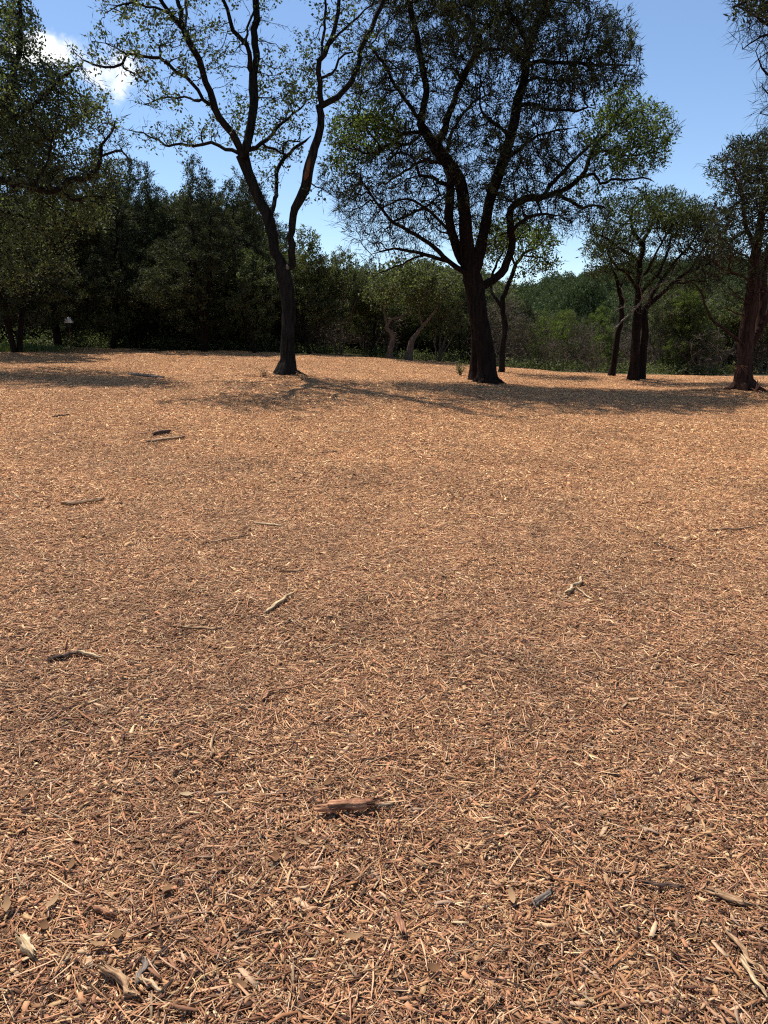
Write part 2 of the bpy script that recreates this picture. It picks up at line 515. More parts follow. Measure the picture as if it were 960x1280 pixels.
def chip_arrays(rng, n, disc, lmed, wmed, lift, lmax, fine=1.0, tone=(1, 1, 1)):
    """n splinters lying over a disc: tapered bent strips with a top and four sides"""
    L = np.clip(np.exp(rng.normal(math.log(lmed), 0.55, n)), 0.010, lmax)
    lg = rng.uniform(0, 1, n) < (0.06 if n > 1 else 0)
    L = np.where(lg, rng.uniform(.07, .15, n), L)
    W = np.clip(np.exp(rng.normal(math.log(wmed), 0.68 if n > 1 else .25, n)), 0.0012, 0.024) * fine
    W = np.minimum(W, L * 0.45)
    W = np.where(lg, rng.uniform(.0018, .0042, n), W)
    cr = (rng.uniform(0, 1, n) < (0.14 if n > 1 else 0)) & ~lg
    L = np.where(cr, rng.uniform(.006, .018, n), L)
    W = np.where(cr, L * rng.uniform(.25, .7, n), W)
    T = np.minimum(W * rng.uniform(0.10, 0.35, n), 0.0020)
    r = disc * np.sqrt(rng.uniform(0, 1, n))
    a = rng.uniform(0, 2 * math.pi, n)
    cx, cy = r * np.cos(a), r * np.sin(a)
    cz = rng.uniform(0.0, lift, n) * (1 - 0.7 * (r / disc) ** 2)
    yaw = rng.uniform(0, 2 * math.pi, n)
    pit = rng.normal(0, 0.17, n)
    rol = rng.normal(0, 0.42, n)
    t0, t1 = rng.uniform(0.1, 1.0, n), rng.uniform(0.05, 0.8, n)
    sk0, sk1 = rng.normal(0, .45, n), rng.normal(0, .45, n)
    bend = rng.normal(0, 0.05, n) * L
    P = np.empty((n, 12, 3))
    xs = np.stack([-L / 2, 0 * L, L / 2], 1)
    ws = np.stack([W * t0, W, W * t1], 1) / 2
    off = np.stack([sk0 * W, bend, sk1 * W], 1)
    for k in range(3):
        for s, sg in enumerate((-1, 1)):
            P[:, k * 4 + s, 0] = xs[:, k]
            P[:, k * 4 + s, 1] = off[:, k] + sg * ws[:, k]
            P[:, k * 4 + s, 2] = T / 2
            P[:, k * 4 + 2 + s, 0] = xs[:, k]
            P[:, k * 4 + 2 + s, 1] = off[:, k] + sg * ws[:, k]
            P[:, k * 4 + 2 + s, 2] = -T / 2
    # roll, pitch, yaw
    y, z = P[..., 1].copy(), P[..., 2].copy()
    c, s = np.cos(rol)[:, None], np.sin(rol)[:, None]
    P[..., 1], P[..., 2] = y * c - z * s, y * s + z * c
    x, z = P[..., 0].copy(), P[..., 2].copy()
    c, s = np.cos(pit)[:, None], np.sin(pit)[:, None]
    P[..., 0], P[..., 2] = x * c - z * s, x * s + z * c
    x, y = P[..., 0].copy(), P[..., 1].copy()
    c, s = np.cos(yaw)[:, None], np.sin(yaw)[:, None]
    P[..., 0], P[..., 1] = x * c - y * s, x * s + y * c
    P += np.stack([cx, cy, cz], 1)[:, None, :]
    base = (np.arange(n) * 12)[:, None]
    fl = np.array([[0, 4, 5, 1], [4, 8, 9, 5], [0, 2, 6, 4], [4, 6, 10, 8], [1, 5, 7, 3], [5, 9, 11, 7], [0, 1, 3, 2], [8, 10, 11, 9]])
    Fq = (base[:, :, None] + fl[None]).reshape(-1, 4)
    ci = rng.choice(len(CHIP_COLS), n, p=CHIP_P)
    col = CHIP_COLS[ci] * np.array(tone) * rng.uniform(0.75, 1.2, (n, 1)) * (1 + rng.normal(0, .04, (n, 3)))
    return P.reshape(-1, 3), Fq[:, ::-1], np.repeat(np.clip(col, 0.01, .8), 12, 0)


src_near = bpy.data.collections.new('chip_sources_near')
src_far = bpy.data.collections.new('chip_sources_far')
for k in range(8):
    rng = np.random.default_rng(100 + k)
    V, Fq, T = chip_arrays(rng, 760, 0.22, 0.024, 0.0030, 0.020, 0.11)
    src_near.objects.link(bpy.data.objects.new('chips_near_%02d' % k, mesh_np('chips_near', V, [Fq], M['chip'], T)))
for k in range(6):
    rng = np.random.default_rng(200 + k)
    V, Fq, T = chip_arrays(rng, 3900, 0.62, 0.026, 0.0036, 0.021, 0.12)
    src_far.objects.link(bpy.data.objects.new('chips_far_%02d' % k, mesh_np('chips_far', V, [Fq], M['chip'], T)))


def instancer(name, pts, rot, scl, vid, coll, parent=None):
    me = bpy.data.meshes.new(name)
    me.vertices.add(len(pts))
    me.vertices.foreach_set('co', np.asarray(pts, np.float32).ravel())
    a = me.attributes.new('rot', 'FLOAT_VECTOR', 'POINT')
    a.data.foreach_set('vector', np.asarray(rot, np.float32).ravel())
    a = me.attributes.new('scl', 'FLOAT_VECTOR', 'POINT')
    a.data.foreach_set('vector', np.asarray(scl, np.float32).ravel())
    a = me.attributes.new('vid', 'INT', 'POINT')
    a.data.foreach_set('value', np.asarray(vid, np.int32))
    o = obj(name, me, parent)
    ng = bpy.data.node_groups.new(name + '_nodes', 'GeometryNodeTree')
    ng.interface.new_socket('Geometry', in_out='INPUT', socket_type='NodeSocketGeometry')
    ng.interface.new_socket('Geometry', in_out='OUTPUT', socket_type='NodeSocketGeometry')
    gi, go = ng.nodes.new('NodeGroupInput'), ng.nodes.new('NodeGroupOutput')
    iop = ng.nodes.new('GeometryNodeInstanceOnPoints')
    ci = ng.nodes.new('GeometryNodeCollectionInfo')
    ci.inputs['Collection'].default_value = coll
    ci.inputs['Separate Children'].default_value = True
    ci.inputs['Reset Children'].default_value = True

    def attr(nm, ty):
        n = ng.nodes.new('GeometryNodeInputNamedAttribute')
        n.data_type = ty
        n.inputs['Name'].default_value = nm
        return n.outputs['Attribute']
    L = ng.links.new
    L(gi.outputs[0], iop.inputs['Points'])
    L(ci.outputs[0], iop.inputs['Instance'])
    iop.inputs['Pick Instance'].default_value = True
    L(attr('vid', 'INT'), iop.inputs['Instance Index'])
    e2r = ng.nodes.new('FunctionNodeEulerToRotation')
    L(attr('rot', 'FLOAT_VECTOR'), e2r.inputs[0])
    L(e2r.outputs[0], iop.inputs['Rotation'])
    L(attr('scl', 'FLOAT_VECTOR'), iop.inputs['Scale'])
    L(iop.outputs[0], go.inputs[0])
    md = o.modifiers.new('instances', 'NODES')
    md.node_group = ng
    return o


def tilt_to_ground(x, y, yaw, h=0.25):
    gx = (G(x + h, y) - G(x - h, y)) / (2 * h)
    gy = (G(x, y + h) - G(x, y - h)) / (2 * h)
    # euler XYZ: yaw applied last, so express the slope in the instance's own axes
    sx = gx * np.cos(yaw) + gy * np.sin(yaw)
    sy = -gx * np.sin(yaw) + gy * np.cos(yaw)
    return np.stack([np.arctan(sy), -np.arctan(sx), yaw], 1)


def scatter_band(rng, y0, y1, dens, margin):
    hw = lambda y: 0.54 * y + margin
    c = 1 / math.sqrt(dens)
    gx, gy = np.meshgrid(np.arange(-hw(y1), hw(y1), c), np.arange(y0, y1, c))
    xx = gx.ravel() + rng.uniform(-.6, .6, gx.size) * c
    yy = gy.ravel() + rng.uniform(-.6, .6, gy.size) * c
    ok = np.abs(xx) < hw(yy)
    return xx[ok], yy[ok]


rng = np.random.default_rng(11)
x, y = scatter_band(rng, 0.2, 11, 42, 1.6)
keep = rng.uniform(0, 1, len(x)) < np.clip(1.0 - (y - 6) / 5, 0.0, 1)
x, y = x[keep], y[keep]
yaw = rng.uniform(0, 6.283, len(x))
s = rng.uniform(0.85, 1.2, len(x))
mc = instancer('mulch_chips', np.stack([x, y, G(x, y) - 0.004], 1), tilt_to_ground(x, y, yaw), np.stack([s, s, s], 1),
               rng.integers(0, 8, len(x)), src_near, bed)
tag(mc, 'shredded wood chips and splinters covering the near ground', kind='stuff')
x, y = scatter_band(rng, 4.5, 28.6, 3.8, 2.5)
keep = (y < bed_edge(x) + 0.15) & (rng.uniform(0, 1, len(x)) < np.clip((y - 4.5) / 4.5, 0, 1))
x, y = x[keep], y[keep]
yaw = rng.uniform(0, 6.283, len(x))
s = rng.uniform(0.9, 1.25, len(x))
mf = instancer('mulch_chips', np.stack([x, y, G(x, y) - 0.002], 1), tilt_to_ground(x, y, yaw, 0.6), np.stack([s, s, s * 1.15], 1),
               rng.integers(0, 6, len(x)), src_far, bed)
tag(mf, 'finer-looking wood chips covering the far half of the clearing', kind='stuff')

# the largest loose pieces near the camera, one by one
var = []
for k in range(14):
    rng = np.random.default_rng(300 + k)
    V, Fq, T = chip_arrays(rng, 1, 0.0001, 0.080, 0.0070, 0.0, 0.16, 1.0)
    V[:, 2] -= V[:, 2].mean()
    T = np.repeat(np.array([[(0.46, 0.27, 0.13), (0.38, 0.2, 0.095), (0.27, 0.135, 0.066), (0.55, 0.37, 0.2), (0.20, 0.10, 0.055), (0.33, 0.165, 0.08), (0.42, 0.23, 0.11)][k % 7]]), 12, 0)
    var.append(mesh_np('wood_chip', V, [Fq], M['chip'], T))
rng = np.random.default_rng(12)
cnt = 0
while cnt < 290:
    yy = 1.15 + 3.6 * rng.uniform() ** 1.3
    xx = rng.uniform(-1, 1) * (0.5 * yy + 0.25)
    o = obj('wood_chip', var[rng.integers(0, 14)], bed, (xx, yy, Gs(xx, yy) + rng.uniform(0.012, 0.026)))
    o.rotation_euler = (rng.normal(0, .12), rng.normal(0, .12), rng.uniform(0, 6.28))
    k = rng.uniform(0.7, 1.15)
    o.scale = (k, k * rng.uniform(.8, 1.3), k)
    cnt += 1


def leaf_mesh(seed, L, Wd):
    rng = np.random.default_rng(seed)
    n = 7
    t = np.linspace(0, 1, n)
    wd = Wd * np.sin(np.pi * np.clip(t, .02, .98)) ** 0.7 * (1 + rng.normal(0, .1, n)) / 2
    cur = 0.18 * L * (t - .5) ** 2 * rng.uniform(0.5, 2.5)
    V = []
    for q in range(n):
        for sg in (-1, 0, 1):
            V.append(((t[q] - .5) * L, sg * wd[q], cur[q] * 2 + (0.35 * wd[q] if sg else 0)))
    Fq = []
    for q in range(n - 1):
        for c in (0, 1):
            a = q * 3 + c
            Fq.append((a, a + 3, a + 4, a + 1))
    V = np.array(V)
    return mesh_np('dry_leaf', V, [np.array(Fq)], M['dry_leaf'], np.full(len(V), rng.uniform(0, 1)), smooth=True)


lv = [leaf_mesh(400 + k, random.uniform(.04, .065), random.uniform(.018, .03)) for k in range(6)]
spots = [(222, 967), (376, 1060), (125, 1190), (55, 1168), (147, 1178), (145, 1180), (233, 1000), (66, 1137), (10, 1140), (345, 1080), (495, 735), (66, 660),
         (790, 880), (640, 1130), (440, 1180), (540, 1220), (210, 1120), (300, 1240), (735, 1260), (860, 1020), (600, 960), (410, 985), (30, 1000), (90, 1090)]
for k, (px, py) in enumerate(spots):
    p = ground_px(px, py)
    o = obj('dry_leaf', lv[k % 6], bed, (p[0], p[1], p[2] + 0.022))
    o.rotation_euler = (random.gauss(0, .25), random.gauss(0, .25), random.uniform(0, 6.28))



# ------------------------------------------------------------------ sticks lying on the mulch
def stick_mesh(name, L, w0, w1, h, mat, seed, bend=0.04, split=0.5, nub=False):
    """a broken stick or split piece of wood along X: irregular many-sided section, ragged ends"""
    rng = np.random.default_rng(seed)
    n, k = 16, 13
    t = np.linspace(0, 1, n)
    th = np.linspace(0, 2 * math.pi, k, endpoint=False) + rng.normal(0, .12, k)
    rag = rng.uniform(0.45, 1.2, k)
    V = np.zeros((n, k, 3))
    kink = np.interp(t, [0, .22, .4, .63, .8, 1], rng.normal(0, 1, 6))
    kink -= np.linspace(kink[0], kink[-1], n)
    ctr = bend * L * 1.2 * kink
    taper = np.interp(t, [0, .1, .5, .9, 1], [rng.uniform(.3, .8), 1, rng.uniform(.85, 1.1), rng.uniform(.7, 1), rng.uniform(.15, .6)])
    for q in range(n):
        wq = (w0 + (w1 - w0) * t[q]) / 2 * taper[q]
        hq = h / 2 * (.5 + .5 * taper[q])
        rg = rag * (1 + rng.normal(0, .10, k))
        end = 0.5 * w0 * rng.uniform(-1.6, 1.6, k) if q in (0, 1, n - 2, n - 1) else 0
        V[q, :, 0] = (t[q] - .5) * L + end
        V[q, :, 1] = ctr[q] + np.cos(th) * wq * rg
        V[q, :, 2] = np.sin(th) * hq * rg
    i, j = np.meshgrid(np.arange(n - 1), np.arange(k), indexing='ij')
    j2 = (j + 1) % k
    Fq = np.stack([i * k + j, (i + 1) * k + j, (i + 1) * k + j2, i * k + j2], -1).reshape(-1, 4)
    V = V.reshape(-1, 3)
    V = np.r_[V, [V[:k].mean(0)], [V[(n - 1) * k:n * k].mean(0)]]
    e0 = np.array([[n * k, (q + 1) % k, q] for q in range(k)])
    e1 = np.array([[n * k + 1, (n - 1) * k + q, (n - 1) * k + (q + 1) % k] for q in range(k)])
    return mesh_np(name, V, [Fq[:, ::-1], e0[:, ::-1], e1[:, ::-1]], mat)


#   name, end a (px), end b (px), width px, thickness/width, material, bend, category, label
STICKS = [
    ('split_wood_chunk', (402, 1022), (466, 1015), 13, .75, 'red_wood', .02, 'wood chunk', 'thick reddish split wood chunk with furrowed grain, the largest piece lying on the near mulch'),
    ('pale_splinter', (462, 1013), (488, 1012), 6, .5, 'straw_wood', .05, 'wood splinter', 'short pale splinter touching the right end of the thick reddish split chunk'),
    ('broken_branch', (332, 772), (367, 748), 4, .8, 'straw_wood', .03, 'stick', 'straight pale broken branch piece lying diagonally in the middle of the mulch'),
    ('forked_stick', (706, 747), (726, 725), 4.5, .8, 'straw_wood', .05, 'stick', 'pale curved stick standing out on the right side of the mulch'),
    ('thin_splinter', (721, 738), (739, 752), 2.5, .6, 'straw_wood', .03, 'wood splinter', 'thin pale splinter crossing just right of the pale curved stick'),
    ('branch_piece', (183, 555), (229, 549), 4, .7, 'pale_wood', .02, 'stick', 'long tan branch piece farthest up the left of the open mulch, beside a dark lump'),
    ('bark_lump', (194, 546), (212, 543), 5, .8, 'dark_stick', .05, 'bark', 'dark bark lump lying just behind the long tan branch piece'),
    ('bark_strip', (168, 543), (182, 544), 2.5, .6, 'red_wood', .02, 'bark', 'small reddish bark strip left of the dark bark lump'),
    ('dark_twig', (66, 523), (86, 521), 3, .6, 'dark_stick', .03, 'stick', 'dark twig lying alone on the far left mulch'),
    ('knobby_stick', (80, 636), (128, 631), 5.5, .75, 'pale_wood', .05, 'stick', 'knobby pale grey-tan stick lying across at the left of the mulch'),
    ('cut_branch', (128, 1218), (173, 1258), 9, .9, 'pale_wood', .03, 'stick', 'thick peeled branch piece lying diagonally at the bottom left of the photo'),
    ('crossed_splinter', (174, 1233), (206, 1249), 5, .5, 'straw_wood', .02, 'wood splinter', 'pale splinter against the lower end of the thick peeled branch piece'),
    ('upright_splinter', (181, 1209), (172, 1240), 5, .5, 'grey_stick', .05, 'wood splinter', 'greyish splinter right of the thick peeled branch, pointing away'),
    ('yellow_wood_chunk', (24, 1181), (43, 1205), 10, .7, 'straw_wood', .04, 'wood chunk', 'pale yellow wood chunk near the left edge at the bottom of the photo'),
    ('dark_bark_piece', (64, 830), (100, 818), 6, .6, 'dark_stick', .06, 'bark', 'long dark bark piece at the left, touching a pale splinter'),
    ('pale_splinter', (93, 820), (127, 828), 5, .5, 'straw_wood', .05, 'wood splinter', 'pale splinter touching the right end of the long dark bark piece'),
    ('slender_twig', (216, 787), (277, 789), 2.8, .8, 'pale_wood', .02, 'stick', 'long slender straight twig lying crosswise left of the diagonal broken branch'),
    ('flat_sliver', (351, 717), (384, 716), 4, .4, 'pale_wood', .02, 'wood splinter', 'flat tan sliver lying crosswise above the diagonal broken branch'),
    ('pale_sliver', (317, 657), (351, 661), 3, .5, 'straw_wood', .02, 'wood splinter', 'narrow pale sliver lying crosswise in the upper middle of the mulch'),
    ('thin_twig', (252, 681), (294, 676), 2.2, .7, 'pale_wood', .05, 'stick', 'thin bowed twig left of and below the narrow pale sliver'),
    ('dark_chip', (402, 569), (419, 567), 3, .6, 'dark_stick', .05, 'bark', 'small dark chip alone in the middle distance of the mulch'),
    ('pale_chip', (416, 541), (436, 543), 2.2, .5, 'straw_wood', .05, 'wood splinter', 'farthest small pale sliver in the middle of the mulch'),
    ('weathered_log', (161, 469), (206, 473.5), 4.5, .8, 'grey_stick', .02, 'log', 'weathered pale grey log lying in tree shade left of the forked oak'),
    ('long_splinter', (908, 1175), (957, 1231), 6, .5, 'pale_wood', .04, 'wood splinter', 'long tan splinter near the bottom right corner, upper of two side by side'),
    ('long_pale_splinter', (927, 1207), (956, 1255), 4.5, .5, 'straw_wood', .02, 'wood splinter', 'long whitish splinter near the bottom right corner, lower of two side by side'),
    ('dark_strip', (806, 1112), (854, 1117), 5, .5, 'dark_stick', .03, 'bark', 'dark bark strip lying crosswise at the lower right'),
    ('grey_stick', (667, 1138), (689, 1121), 6, .6, 'grey_stick', .03, 'stick', 'short grey stick left of the dark bark strip at the lower right'),
    ('tan_slab', (886, 1120), (935, 1136), 9, .35, 'pale_wood', .02, 'wood splinter', 'broad flat tan slab of wood near the right edge, low in the photo'),
    ('pink_stick', (118, 1144), (143, 1154), 7, .6, 'red_wood', .04, 'stick', 'short pinkish stick above the thick peeled branch at the lower left'),
    ('standing_splinter', (264, 952), (268, 926), 4, .6, 'pale_wood', .03, 'wood splinter', 'tan splinter pointing straight away, upper left of the thick reddish chunk'),
    ('long_brown_shred', (330, 880), (392, 858), 3.5, .5, 'red_wood', .06, 'wood splinter', 'long thin brown shred curving across the left middle of the mulch'),
    ('dark_sliver', (818, 681), (844, 690), 3, .5, 'dark_stick', .03, 'bark', 'dark sliver on the right side of the mulch above the pale curved stick'),
    ('tan_splinter', (885, 667), (940, 663), 3.5, .5, 'pale_wood', .04, 'wood splinter', 'tan splinter lying crosswise by the right edge, halfway up the mulch'),
    ('orange_chunk', (497, 1150), (505, 1178), 9, .6, 'red_wood', .04, 'wood chunk', 'orange-brown wood chunk pointing away, low in the middle of the photo'),
]
for k, (nm, a, b, wpx, th, mt, bend, cat, lab) in enumerate(STICKS):
    pa, pb = ground_px(*a), ground_px(*b)
    c, dv = (pa + pb) / 2, pb - pa
    L = float(np.hypot(dv[0], dv[1]))
    dist = float(np.linalg.norm(c - CAM))
    wd = wpx * dist / F * 1.25
    me = stick_mesh(nm, L, wd, wd * 0.8, wd * th, M[mt], 500 + k, bend)
    o = obj(nm, me, None, (c[0], c[1], Gs(c[0], c[1]) + 0.016 + wd * th * 0.35))
    o.rotation_euler = (0, -math.atan2(dv[2], L), math.atan2(dv[1], dv[0]))
    tag(o, lab, cat, 'wood pieces lying on the mulch')


# ------------------------------------------------------------------ trees
class Tree:
    def __init__(self, seed):
        self.rng = np.random.default_rng(seed)
        self.P, self.par, self.rad, self.grown = [], [], [], []

    def add(self, p, par, r, grown=False):
        self.P.append(np.asarray(p, float))
        self.par.append(par)
        self.rad.append(r)
        self.grown.append(grown)
        return len(self.P) - 1

    def poly(self, pts, rads, root=False, step=0.16, wob=0.012, attach=True):
        """a traced limb: smooth curve through 3-D points, joined to the nearest node already there"""
        pts = np.asarray(pts, float)
        rads = np.asarray(rads, float)
        par = -1
        if not root and attach and self.P:
            A = np.array(self.P)
            par = int(((A - pts[0]) ** 2).sum(1).argmin())
        ext = np.vstack([2 * pts[0] - pts[1], pts, 2 * pts[-1] - pts[-2]])
        first = True
        sd, arc = int(self.rng.integers(0, 9999)), 0.0
        for i in range(len(pts) - 1):
            p0, p1, p2, p3 = ext[i:i + 4]
            L = np.linalg.norm(p2 - p1)
            k = max(1, int(round(L / step)))
            for q in range(k + (1 if i == len(pts) - 2 else 0)):
                t = q / k
                p = 0.5 * (2 * p1 + (p2 - p0) * t + (2 * p0 - 5 * p1 + 4 * p2 - p3) * t * t + (3 * p1 - p0 - 3 * p2 + p3) * t ** 3)
                r = rads[i] * (1 - t) + rads[i + 1] * t
                if not (root and first):
                    arc += L / k
                    amp = 0.10 * min(1.0, arc / 0.5) * (1 if r < 0.07 else 0.35)
                    p = p + amp * np.array([float(vnoise(arc * 2.1, 3.3 * c_, sd)) for c_ in range(3)])
                    p = p + self.rng.normal(0, wob, 3) * (1 if r < 0.08 else 0.4)
                if first and par >= 0:
                    first = False
                    if np.linalg.norm(p - self.P[par]) < 0.05:
                        continue
                first = False
                par = self.add(p, par, r)
        return par

    def px_poly(self, pts, Y0, dY=0.0, root=False, attachY=None, **kw):
        """limb traced in the photograph: (px, py, width px); depth runs from Y0 to Y0 + dY along it"""
        n = len(pts)
        arr, rad = [], []
        for i, p in enumerate(pts):
            Y = Y0 + dY * (i / max(1, n - 1))
            arr.append(at(p[0], p[1], Y))
            rad.append(p[2] / 2 * Y / F * 1.02)
        return self.poly(arr, rad, root=root, **kw)

    def grow(self, att, step=0.15, di=3.0, dk=0.22, iters=70, up=0.05, jit=0.15, maxn=9000, from_frac=0.0):
        att = np.asarray(att, float)
        P = np.array(self.P)
        N0 = len(P)
        ok_src = np.ones(N0, bool)
        if from_frac > 0:
            r = np.array(self.rad)
            ok_src = (r < np.nanmax(r) * from_frac)
            if not ok_src.any():
                ok_src[:] = True
        near = np.zeros(len(att), int)
        dist = np.full(len(att), 1e9)
        src = np.nonzero(ok_src)[0]
        for i in range(0, len(att), 2000):
            d = np.linalg.norm(att[i:i + 2000, None] - P[None, src], axis=2)
            k = d.argmin(1)
            near[i:i + 2000] = src[k]
            dist[i:i + 2000] = d[np.arange(len(k)), k]
        nch = {}
        alive = dist > dk
        for it in range(iters):
            sel = alive & (dist < di)
            if not sel.any():
                break
            idx = np.nonzero(sel)[0]
            P = np.array(self.P)
            dv = att[idx] - P[near[idx]]
            dv /= np.maximum(np.linalg.norm(dv, axis=1, keepdims=True), 1e-6)
            acc = np.zeros((len(P), 3))
            np.add.at(acc, near[idx], dv)
            nodes = np.unique(near[idx])
            new = []
            for nd in nodes:
                if nch.get(nd, 0) >= 3:
                    alive[(near == nd)] = False
                    continue
                v = acc[nd]
                nv = np.linalg.norm(v)
                if nv < 1e-3:
                    v = self.rng.normal(0, 1, 3)
                    nv = np.linalg.norm(v)
                v = v / nv + self.rng.normal(0, jit, 3) + np.array([0, 0, up])
                v /= np.linalg.norm(v)
                nch[nd] = nch.get(nd, 0) + 1
                new.append(self.add(P[nd] + v * step, nd, np.nan, True))
            if not new or len(self.P) > maxn:
                break
            NP = np.array([self.P[k] for k in new])
            aidx = np.nonzero(alive)[0]
            if len(aidx) == 0:
                break
            d = np.linalg.norm(att[aidx, None] - NP[None], axis=2)
            k = d.argmin(1)
            dm = d[np.arange(len(k)), k]
            b = dm < dist[aidx]
            dist[aidx[b]] = dm[b]
            near[aidx[b]] = np.array(new)[k[b]]
            alive[dist < dk] = False

    def finish(self, tip=0.0045, e=1.85):
        tip = tip * 1.5
        n = len(self.P)
        r = np.array(self.rad, float)
        acc = np.zeros(n)
        kids = [[] for _ in range(n)]
        for i in range(n - 1, -1, -1):
            p = self.par[i]
            if self.grown[i]:
                r[i] = max(tip, acc[i] ** (1 / e))
            elif np.isnan(r[i]):
                r[i] = tip
            if p >= 0:
                acc[p] += r[i] ** e
                kids[p].append(i)
        for i in range(n):
            p = self.par[i]
            if p >= 0 and self.grown[i]:
                r[i] = min(r[i], r[p] * 0.85)
                r[i] = max(r[i], tip * 0.7)
        self.r, self.kids = r, kids
        self.A = np.array(self.P)

    def wood(self, limbs=0.0, ridge=0.11, flare=0.0, zbase=None):
        """tubes as vertex and quad arrays: the trunk with its fine shoots first, then each limb with its twigs"""
        A, r, kids = self.A, self.r, self.kids
        chains = []
        stack = [(i, None, 0) for i in range(len(A)) if self.par[i] < 0]
        nl = 0
        while stack:
            i, start, g = stack.pop()
            ch = [i] if start is None else [start, i]
            if start is not None and g == 0 and limbs and r[i] > limbs:
                nl += 1
                g = nl
            while kids[i]:
                ks = sorted(kids[i], key=lambda q: -r[q])
                for q in ks[1:]:
                    stack.append((q, i, g))
                i = ks[0]
                ch.append(i)
            chains.append((ch, start is not None, g))
        bank = {}
        for ch, side, g in chains:
            pts = A[ch]
            rr = r[ch].copy()
            if len(ch) < 2:
                continue
            if side:
                rr[0] = rr[1]
            rr[-1] *= 0.4
            rm = rr.max()
            k = 16 if rm > 0.09 else 8 if rm > 0.035 else 5 if rm > 0.014 else 3
            b = bank.setdefault(g, [[], [], 0])
            n = len(ch)
            T = np.gradient(pts, axis=0)
            T /= np.maximum(np.linalg.norm(T, axis=1, keepdims=True), 1e-9)
            u = np.cross(T[0], (0.31, 0.87, 0.11) if abs(T[0][1]) < .8 else (1, 0, 0))
            U = np.empty((n, 3))
            for q in range(n):
                u = u - T[q] * np.dot(u, T[q])
                nu_ = np.linalg.norm(u)
                u = u / nu_ if nu_ > 1e-6 else np.cross(T[q], (1, 0, 0))
                U[q] = u
            W = np.cross(T, U)
            th = np.linspace(0, 2 * math.pi, k, endpoint=False)
            rad = np.repeat(rr[:, None], k, 1)
            if rm > 0.05 and ridge:
                nn = vnoise(th[None, :] * 2.2 + np.zeros((n, 1)), np.arange(n)[:, None] * 0.35 + np.zeros((1, k)), int(rm * 1e5) % 999)
                wgt = np.clip(rr / 0.08, 0, 1)[:, None]
                lobes = np.cos(th * 3 + self.rng.uniform(0, 6))[None] * .5 + np.cos(th * 5 + self.rng.uniform(0, 6))[None] * .5
                rad = rad * (1 + wgt * (ridge * 2.2 * nn + ridge * .7 * lobes + self.rng.normal(0, ridge * .35, (n, k))))
            if flare and zbase is not None and not side:
                h = np.maximum(pts[:, 2] - zbase, 0)[:, None]
                lob = 1 + 0.45 * np.cos(th * 4 + self.rng.uniform(0, 6))[None] + 0.3 * np.cos(th * 3 + 1)[None]
                rad = rad * (1 + flare * np.exp(-h / 0.2) * lob)
            V = pts[:, None] + (np.cos(th)[None, :, None] * U[:, None] + np.sin(th)[None, :, None] * W[:, None]) * rad[..., None]
            i, j = np.meshgrid(np.arange(n - 1), np.arange(k), indexing='ij')
            j2 = (j + 1) % k
            Fq = np.stack([i * k + j, i * k + j2, (i + 1) * k + j2, (i + 1) * k + j], -1).reshape(-1, 4) + b[2]
            b[0].append(V.reshape(-1, 3))
            b[1].append(Fq)
            b[2] += n * k
        return [(np.concatenate(bank[g][0]), np.concatenate(bank[g][1])) for g in sorted(bank)]

    def tips(self, rmax=0.011):
        sel = np.array([g and q < rmax for g, q in zip(self.grown, self.r)])
        idx = np.nonzero(sel)[0]
        par = np.array(self.par)[idx]
        d = self.A[idx] - self.A[par]
        d /= np.maximum(np.linalg.norm(d, axis=1, keepdims=True), 1e-9)
        return self.A[idx], d


def unit(v):
    return v / np.maximum(np.linalg.norm(v, axis=-1, keepdims=True), 1e-9)


def leaves(rng, C, D, per, L, Wd, spread, along=0.4, up=0.2, rnd=0.9, tint_lo=0.0, tint_hi=1.0, clump=True):
    """leaf blades round twig points: folded four-cornered blades"""
    n = len(C) * per
    c = np.repeat(C, per, 0) + rng.normal(0, spread, (n, 3))
    d = unit(np.repeat(D, per, 0) * along + rng.normal(0, rnd, (n, 3)) + np.array([0, 0, up]))
    s = unit(np.cross(d, rng.normal(0, 1, (n, 3))))
    nn = np.cross(d, s)
    l = L * rng.uniform(0.6, 1.25, (n, 1))
    wd = Wd * rng.uniform(0.7, 1.25, (n, 1))
    V = np.empty((n, 4, 3))
    V[:, 0] = c
    V[:, 1] = c + d * l * .5 + s * wd * .5 + nn * wd * .15
    V[:, 2] = c + d * l
    V[:, 3] = c + d * l * .5 - s * wd * .5 + nn * wd * .15
    Fq = np.arange(n * 4).reshape(n, 4)
    tc_ = np.repeat(rng.uniform(0, 1, len(C)), per) if clump else rng.uniform(0, 1, n)
    t = tint_lo + (tint_hi - tint_lo) * np.clip(0.5 * tc_ + 0.5 * rng.uniform(0, 1, n), 0, 1)
    return V.reshape(-1, 3), Fq, np.repeat(t, 4)


def twigs(rng, C, D, per, L=.3, Wd=.014, droop=-.15, rnd=.55):
    """fine bare twigs springing from branch ends"""
    V, Fq, t = leaves(rng, C, D, per, L, Wd, .03, along=.8, up=droop, rnd=rnd)
    return V, Fq, t


def ell(rng, cx, cy, rx, ry, Y, rY, n):
    """n points in a crown lobe given by its outline in the photograph and its depth"""
    v = unit(rng.normal(0, 1, (n, 3)))
    k = rng.uniform(0, 6.28, 4)
    lump = 1 + .16 * np.sin(4.1 * v[:, 0] + k[0]) * np.cos(3.3 * v[:, 1] + k[1]) + .14 * np.sin(7.3 * v[:, 1] + k[2]) * np.cos(6.1 * v[:, 0] + 5 * v[:, 2] + k[3])
    v = v * (rng.uniform(0, 1, (n, 1)) ** 0.42) * lump[:, None]
    return np.array([at(cx + a * rx, cy + b * ry, Y + c * rY) for a, b, c in v])


